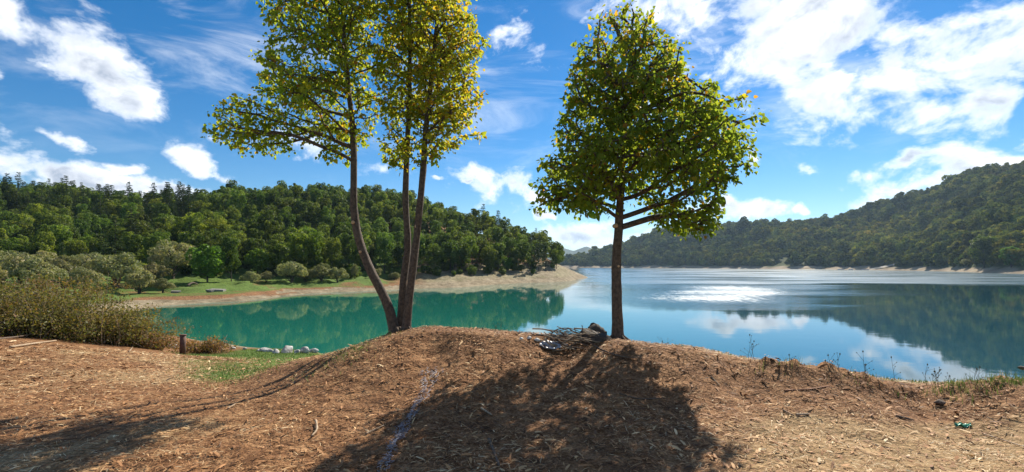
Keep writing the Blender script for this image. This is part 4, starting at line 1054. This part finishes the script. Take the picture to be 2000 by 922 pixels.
# ------------------------------------------------------------------ post, stones, litter
def tube_obj(name, pts, rad, mat, sides=8, origin=None, parent=None, jitter=0, **kw):
    pts = np.asarray(pts, float); o0 = pts[0] if origin is None else np.asarray(origin)
    V, Fs = tube(pts - o0, rad, sides)
    if jitter: V = V + rng.normal(size=V.shape) * jitter
    return link(name, make_mesh(name, V, Fs, mats=[mat], smooth_=False if sides < 5 else True), parent, loc=None if parent is not None else o0, **kw)

c = on_ground(357, 692); c[2] -= .05
root = link('iron_post', None, loc=c, label='short rusty iron post upright between bramble and bush', cat='post')
hpost = 37 / F * c[1] + .05
tube_obj('shaft', [c, c + [0, 0, hpost * .5], c + [.01, 0, hpost]], [.10, .098, .098], M_RUST, 14, c, root)
tube_obj('cap', [c + [.01, 0, hpost], c + [.01, 0, hpost + .03]], [.115, .112], M_RUST, 14, c, root)

def rock(name, c, r, seed, mat, label, cat='rock', group=None, sq=(1.2, 1, .75)):
    g = np.random.default_rng(seed)
    import bmesh
    bm = bmesh.new(); bmesh.ops.create_icosphere(bm, subdivisions=3, radius=1.0)
    cuts = [(unit(g.normal(size=3)), g.uniform(.5, .9)) for _ in range(13)]
    for v in bm.verts:
        p = np.array(v.co)
        for nn, dd in cuts:
            e = p @ nn - dd
            if e > 0: p = p - nn * e * .85
        p = p * (1 + .05 * math.sin(p[0] * 7 + seed) * math.cos(p[1] * 6)) * np.array(sq) * r
        v.co = p
    m = bpy.data.meshes.new(name); bm.to_mesh(m); bm.free(); m.materials.append(mat)
    for f in m.polygons: f.use_smooth = True
    return link(name, m, loc=c, label=label, cat=cat, group=group)
for i, (px, py, r, lab) in enumerate([
    (455, 679, .22, 'small pale stone nearest the dry bush in the shore row'), (478, 680, .16, 'little flat pale stone by the half-dry bush'),
    (521, 684, .32, 'pale pointed boulder starting the tight row at the water'), (538, 687, .24, 'small grey boulder wedged between two pale ones'),
    (560, 686, .42, 'largest grey boulder in the row at the water'), (580, 687, .24, 'low pale stone right beside the largest boulder'),
    (595, 687, .34, 'rounded boulder with pale top, last but one of the row'), (612, 686, .32, 'end boulder of the row next to open grass'),
    (338, 676, .25, 'pale stone half hidden between withered bramble and iron post'), (505, 683, .15, 'tiny pale stone ahead of the tight row')]):
    q = on_ground(px, py + 3, 15, 40); r *= .72; q[2] += r * .3; o_ = rock('shore_rock', q, r, 40 + i, M_ROCK, lab, sq=(random.uniform(1, 1.6), random.uniform(.8, 1.2), random.uniform(.6, 1.0))); o_.rotation_euler = (random.uniform(-.3, .3), random.uniform(-.3, .3), random.uniform(0, 6))

# brush heap
hc = on_ground(1125, 676)
def hp(px, py, dy=0.0): q = P(px, py, hc[1]); q[1] += dy; return q
def log(c0, c1, r, label, seed):
    c0 = np.asarray(c0); c1 = np.asarray(c1); root = link('log', None, loc=c0, label=label, cat='log')
    p = smooth_path([c0, (c0 + c1) / 2 + rng.normal(size=3) * .012, c1], 9)
    V, Fs = tube(p - c0, r * (1 + .06 * np.sin(np.arange(9) * 2.1 + seed)), 16, cap=False); V = V + rng.normal(size=V.shape) * .004
    link('bark', make_mesh('bark', V, Fs, mats=[M_DBARK], smooth_=True), root)
    for e, s in ((p[0], -1), (p[-1], 1)):
        t = unit(c1 - c0) * s; V, Fs = tube(np.array([e - t * .02, e + t * .003]) - c0, [r * .97, r * .93], 16)
        link('cut_end', make_mesh('cut_end', V, Fs, mats=[M_DBARK]), root)
log(hp(1146, 664, .25), hp(1182, 669, -.12), .135, 'thick dark log lying with its end towards the open slope', 1)
log(hp(1186, 664, .38), hp(1163, 646, .30), .10, 'split dark log propped up at a slant behind the lying log', 2)
for i in range(46):
    px = rng.uniform(1076, 1160); py = rng.uniform(648, 680); a = rng.uniform(-.5, .6) + (0.5 if px > 1130 else 0.25); ln = rng.uniform(.25, .75)
    c0 = hp(px, py, rng.uniform(-.22, .3)); dv = np.array([math.cos(a), rng.uniform(-.7, .5), -math.sin(a) * .75])
    p0, p1 = c0 - dv * ln / 2, c0 + dv * ln / 2
    for q in (p0, p1): q[2] = max(q[2], gz(q[0], q[1]) + .01)
    mid = (p0 + p1) / 2 + rng.normal(size=3) * .045; mid[2] = max(mid[2], gz(mid[0], mid[1]) + .02)
    r = rng.uniform(.006, .017)
    tube_obj('stick', smooth_path([p0, mid, p1], 8), np.linspace(r, r * .45, 8), M_STICK if rng.random() < .42 else M_STICKD, 6, jitter=.001,
             label='thin bare stick tangled in the brush heap against the logs', cat='stick', group='sticks of the brush heap')
tube_obj('stick', smooth_path([hp(1063, 668), hp(1085, 645), hp(1112, 642, .05), hp(1135, 650, .1)], 14), np.linspace(.011, .006, 14), M_STICKD, 6, label='dark arched twig looping over the top of the brush heap', cat='stick')
tube_obj('stick', smooth_path([on_ground(1160, 680) + [0, 0, .03], on_ground(1185, 690) + [0, 0, .02], on_ground(1215, 700) + [0, 0, .02], on_ground(1245, 705) + [0, 0, .03]], 14), np.linspace(.013, .005, 14), M_STICKD, 6, label='long dark branch trailing from the brush heap down the slope', cat='stick')
for i, (px, py, r, lab) in enumerate([(1034, 660, .05, 'round white scrap left of the brush heap, taller than its neighbours'), (1049, 664, .055, 'crumpled white scrap between the round one and the heap'),
                                      (1018, 661, .04, 'flat white scrap farthest from the brush heap'), (1106, 674, .05, 'pale block lying against the foot of the sticks')]):
    q = on_ground(px, py + 2); r *= .75; q[2] += r * .4; rock('litter_scrap', q, r, 70 + i, M_WHITE, lab, 'litter', sq=(1.3, 1, .8))
def tray():
    c = on_ground(1074, 682); bag = Bag(); n = 20; a = np.arange(n) / n * 6.283
    ring = lambda sx, sy, z, jt: np.stack([np.cos(a) * sx, np.sin(a) * sy, np.full(n, z)], -1) + rng.normal(size=(n, 3)) * jt
    R_ = [ring(.09, .05, .012, .003), ring(.125, .075, .016, .004), ring(.15, .10, .062, .010), ring(.165, .115, .060, .010)]
    V = np.concatenate(R_ + [np.array([[0, 0, .012]])]); j = np.arange(n); k = (j + 1) % n
    Fq = np.concatenate([np.stack([s * n + j, s * n + k, (s + 1) * n + k, (s + 1) * n + j], -1) for s in range(3)]); Ft = np.stack([np.full(n, 4 * n), k, j], -1)
    o = link('foil_tray', make_mesh('foil_tray', V, [Fq, Ft], mats=[M_FOIL]), loc=c, label='crushed silver foil tray in front of the brush heap', cat='tray'); o.rotation_euler = (math.radians(18), .05, .25)
    s = o.modifiers.new('thickness', 'SOLIDIFY'); s.thickness = .003
tray()
def scrap():
    c = on_ground(1881, 836); n = 9; u, v = np.meshgrid(np.linspace(-1, 1, n), np.linspace(-1, 1, n)); u = u.ravel(); v = v.ravel()
    V = np.stack([u * .075, v * .035 + .02 * u, .025 + .018 * np.sin(u * 5 + v * 3) + .008 * np.cos(v * 7)], -1) + rng.normal(size=(n * n, 3)) * .003
    i = np.arange(n - 1)[:, None] * n; j = np.arange(n - 1)[None]; Fq = np.stack([i + j, i + j + 1, i + n + j + 1, i + n + j], -1).reshape(-1, 4)
    o = link('plastic_scrap', make_mesh('plastic_scrap', V, Fq, mats=[M_GREENP]), loc=c, label='crumpled green plastic scrap on the churned chips', cat='litter'); o.rotation_euler = (0, 0, -.5)
    s = o.modifiers.new('thickness', 'SOLIDIFY'); s.thickness = .002
scrap()
# violet twine strip winding down the mound
def twine():
    line = [on_ground(px, py) for px, py in [(838, 722), (842, 745), (826, 778), (808, 805), (792, 835), (772, 868), (755, 900), (738, 925)]]
    c0 = line[0].copy(); path = smooth_path(line, 160); bag = Bag(); tt = []
    for i in range(150):
        k = rng.integers(0, 150); wd = .07 if k < 24 else .028; m = rng.integers(4, 12); seg = path[k:k + m] + rng.normal(size=3) * np.array([wd, wd, 0]) + rng.normal(size=(len(path[k:k + m]), 3)) * np.array([.016, .016, .004])
        if len(seg) < 3: continue
        seg[:, 2] = ground_z(seg[:, 0], seg[:, 1]) + .012 + rng.random() * .014
        V, Fs = tube(seg - c0, np.full(len(seg), .0022), 3, cap=False); bag.add(V, Fs); tt += [rng.random()] * sum(len(f) for f in Fs)
    link('twine_strip', bag.mesh('twine_strip', tint=tt, mats=[M_TWINE]), loc=c0, label='frayed strip of violet-blue plastic twine running down the shaded mound', cat='twine')
twine()
# single sticks on the ground
def ground_stick(pix, r, mat, label, sides=7, lift=.012, group=None):
    pts = [on_ground(a, b) + np.array([0, 0, lift]) for a, b in pix]
    tube_obj('stick', smooth_path(pts, 12), np.linspace(r, r * .6, 12) * (1 + .12 * rng.normal(size=12)), mat, sides, jitter=.001, label=label, cat='stick', group=group)
M_RSTICK = noise_mat('red_stick', [(0.3, (0.28, 0.12, 0.06)), (0.7, (0.44, 0.22, 0.12))], 12, 0.8)
ground_stick([(1532, 766), (1580, 764), (1622, 758)], .011, M_RSTICK, 'long straight reddish stick lying along the churned ridge')
ground_stick([(955, 862), (965, 888), (975, 915)], .014, M_STICKD, 'stout brown stick lying down the shaded slope near the twine')
ground_stick([(617, 828), (619, 845), (609, 858)], .012, M_STICK, 'pale forked root on the sunlit slope below the mound', lift=.03)
ground_stick([(940, 800), (960, 812)], .012, M_STICK, 'short pale stick on the shaded slope above the stout brown one')
ground_stick([(715, 850), (750, 834)], .009, M_STICK, 'straight pale stick at the edge of the tree shadow')
ground_stick([(1530, 805), (1550, 815)], .010, M_STICKD, 'short dark stick beside a pale one on the churned ground')
ground_stick([(1555, 812), (1580, 812)], .014, M_STICK, 'short thick pale stick on the churned ground')
ground_stick([(1210, 772), (1250, 782), (1300, 779)], .009, M_STICKD, 'thin crooked dark twig across the shaded slope')
ground_stick([(1750, 815), (1785, 824)], .015, M_STICKD, 'dark stub of branch half sunk in churned chips')
ground_stick([(1920, 850), (1970, 866), (2010, 880)], .008, M_STICK, 'long thin pale stick past the green plastic scrap')
ground_stick([(1388, 738), (1405, 755)], .009, M_STICK, 'thin pale stick on the dry shoulder at the shadow edge')
ground_stick([(445, 800), (462, 790)], .010, M_STICK, 'pale chip of wood standing out of the shadow band')
ground_stick([(20, 682), (70, 674), (110, 668)], .03, M_STICK, 'long pale cut branch lying before the bramble thicket', lift=.05)
ground_stick([(-10, 668), (40, 662), (75, 655)], .025, M_STICKD, 'dark cut branch leaning into the bramble foot', lift=.08)
ground_stick([(252, 690), (262, 676), (268, 664)], .018, M_STICK, 'pale snapped stem sticking up from the withered bramble', lift=.05)
for i, (px, py, r, lab) in enumerate([(1835, 788, .055, 'dark clod of earth and root standing on the churned ridge'), (1995, 717, .06, 'dark driftwood end poking over the bank edge')]):
    q = on_ground(px, py + 4) if i == 0 else P(1998, 722, 7.85); q[2] += .03
    rock('earth_clod' if i == 0 else 'driftwood_end', q, r, 80 + i, M_STICKD, lab, 'clod' if i == 0 else 'driftwood', sq=(1.3, .9, .7))

# weeds along the bank edge
def weed(px, py, h, n, label, heads=True, green=False, group=None):
    # stands just over the crest
    c = on_ground(px, py + 6); root = link('weed_plant', None, loc=c, label=label, cat='weed', group=group); bag = Bag(); hd = Bag()
    for i in range(n):
        a = rng.uniform(0, 6.28); l = h * rng.uniform(.45, 1.1); e = np.array([math.cos(a) * l * .18, math.sin(a) * l * .18, l]); b = rng.normal(size=3) * .05; b[2] = -.03
        p = smooth_path([b, b + e * .5 + rng.normal(size=3) * .015, b + e], 7); bag.add(*tube(p, np.linspace(.003, .0015, 7), 4))
        for t in range(3):
            q = p[2 + t]; f = q + np.array([rng.normal() * .05, rng.normal() * .05, .05 + rng.random() * .05]); bag.add(*tube([q, (q + f) / 2 + [0, 0, .004], f], [.002, .0018, .0012], 3))
            if heads: hd.add(*tube([f - [0, 0, .008], f, f + [0, 0, .008]], [.002, .006, .002], 6))
        hd.add(*tube([p[-1] - [0, 0, .014], p[-1], p[-1] + [0, 0, .016]], [.003, .009, .002], 6))
    link('stalks', bag.mesh('stalks', mats=[M_WEED]), root); link('seed_heads', hd.mesh('seed_heads', mats=[M_WEED if not green else M_BRIGHTW]), root, kind='stuff')
M_BRIGHTW = noise_mat('weed_green', [(0.3, (0.08, 0.14, 0.03)), (0.7, (0.16, 0.24, 0.06))], 20, 0.7)
weed(975, 645, .32, 2, 'sprig of green weed on the crest over the dark water reflection', green=True)
weed(1187, 655, .75, 3, 'thin dry weed stems rising between log and linden trunk', heads=False)
for px, py, h, n in [(1300, 668, .18, 3), (1462, 697, .5, 4), (1540, 712, .3, 2), (1632, 725, .35, 4), (1690, 733, .45, 3),
                     (1750, 742, .45, 2), (1820, 747, .45, 4), (1840, 747, .3, 4), (1900, 745, .32, 3), ]:
    weed(px, py, h * .8, max(1, n - 1), 'dry weed stalks with dark seed heads on the bank edge', group='weeds along the bank edge')

# ------------------------------------------------------------------ far shore: boats, ramp track, slabs on the cove bank
M_BOAT = noise_mat('boat_white', [(0.3, (0.55, 0.55, 0.55)), (0.7, (0.78, 0.78, 0.78))], 3, 0.4)
M_BOATD = noise_mat('boat_trim', [(0.3, (0.16, 0.05, 0.04)), (0.7, (0.30, 0.12, 0.08))], 3, 0.5)
def boat(px, d, ln, label, trim):
    x = (px - 1000) / F * d; root = link('moored_boat', None, loc=(x, d, 0.0), label=label, cat='boat')
    s = np.linspace(-1, 1, 13); w = np.sqrt(np.clip(1 - np.abs(s) ** 2.6, 0, 1)) * .9 + .02
    top = lambda k, z, e: np.stack([s * ln / 2 * e, k * w * e, np.full(13, z)], -1)
    V = np.concatenate([top(-1, .75, 1), top(-.6, -.1, .9), top(.6, -.1, .9), top(1, .75, 1), top(.75, .55, .93), top(-.75, .55, .93)]); j = np.arange(12)
    Fq = np.concatenate([np.stack([a * 13 + j, a * 13 + j + 1, b * 13 + j + 1, b * 13 + j], -1) for a, b in ((0, 1), (1, 2), (2, 3), (3, 4), (4, 5), (5, 0))])
    link('hull', make_mesh('hull', V, Fq, mats=[M_BOAT]), root)
    b = Bag()
    for q in (-.4, .1): b.add(*tube([[q * ln / 2, -.7, .62], [q * ln / 2, .7, .62]], [.14, .14], 5))
    link('thwart', b.mesh('thwart', mats=[trim]), root)
    b = Bag(); b.add(*tube([[ln * .3, -.6, .7], [ln * .3, 0, 1.5], [ln * .3, .6, .7]], [.06, .06, .06], 5)); link('bow_frame', b.mesh('bow_frame', mats=[trim]), root)
    root.rotation_euler = (0, 0, .1)
def hb(px): return float(np.interp(px, HP, HB) + 18 * fbm(np.array([px * .012]), np.array([3.0]), 31)[0])
boat(1642, hb(1642) + 2.0 - 6, 7, 'longest white boat moored under the far hillside', M_BOATD)
boat(1662, hb(1662) + 2.0 - 6, 5, 'small white boat between two longer moored boats', M_BOAT)
boat(1690, hb(1690) + 2.0 - 6, 8, 'white boat with red-brown trim next to the ramp', M_BOATD)
def track():
    px = np.linspace(1700, 1772, 30); t = np.linspace(.012, .085, 30); C_ = np.stack(hill_point(px, t), -1); C_[:, 2] += .8
    V = np.concatenate([C_ + [0, -2.5, 0], C_ + [0, 2.5, .5]]); j = np.arange(29); Fq = np.stack([j, j + 1, 30 + j + 1, 30 + j], -1)
    link('ramp_track', make_mesh('ramp_track', V, Fq, mats=[noise_mat('gravel', [(0.3, (0.22, 0.19, 0.14)), (0.7, (0.32, 0.28, 0.22))], .5)]), kind='structure')
track()
M_SLAB = noise_mat('grey_slab', [(0.3, (0.16, 0.15, 0.13)), (0.7, (0.27, 0.255, 0.23))], 3, .85)
def slab(px, py, w, label, rot):
    c = on_ground(px, py, 40, 120); import bmesh
    bm = bmesh.new(); bmesh.ops.create_cube(bm, size=1); bmesh.ops.scale(bm, vec=(w, w * .6, .28), verts=bm.verts); bmesh.ops.bevel(bm, geom=bm.edges[:], offset=.04, segments=2)
    m = bpy.data.meshes.new('stone_slab'); bm.to_mesh(m); bm.free(); m.materials.append(M_SLAB); c[2] += .12
    o = link('stone_slab', m, loc=c, label=label, cat='slab'); o.rotation_euler = (.06, .05, rot)
slab(425, 569, 1.8, 'larger grey slab lying on the cove bank', .2); slab(411, 570, 1.1, 'smaller grey slab touching the larger one on the cove bank', -.3)
slab(346, 572, 1.3, 'pale slab alone on the meadow rim', .5)
q = on_ground(366, 560, 40, 120); q2 = on_ground(386, 558, 40, 120)
tube_obj('driftwood_log', smooth_path([q + [0, 0, .15], (q + q2) / 2 + [0, 0, .5], q2 + [0, 0, .15]], 9), np.linspace(.16, .08, 9), M_STICKD, 8, label='weathered driftwood trunk on the cove meadow', cat='driftwood')

# ------------------------------------------------------------------ air
def haze():
    m, nt, out = new_mat('haze'); v = N(nt, 'ShaderNodeVolumePrincipled'); v.inputs['Density'].default_value = HAZE
    v.inputs['Color'].default_value = (0.5, 0.72, 1.0, 1); v.inputs['Anisotropy'].default_value = 0.3
    nt.links.new(v.outputs[0], out.inputs['Volume'])
    x0, x1, y0, y1, z0, z1 = -1000, 4600, -100, 6100, -12, 260
    V = np.array([(x, y, z) for z in (z0, z1) for y in (y0, y1) for x in (x0, x1)], float)
    Fq = np.array([[0, 2, 3, 1], [4, 5, 7, 6], [0, 1, 5, 4], [2, 6, 7, 3], [0, 4, 6, 2], [1, 3, 7, 5]])
    link('haze', make_mesh('haze', V, Fq, mats=[m]), label='thin blue summer haze over the whole lake', cat='haze', kind='stuff')
HAZE = 0.0001
haze()
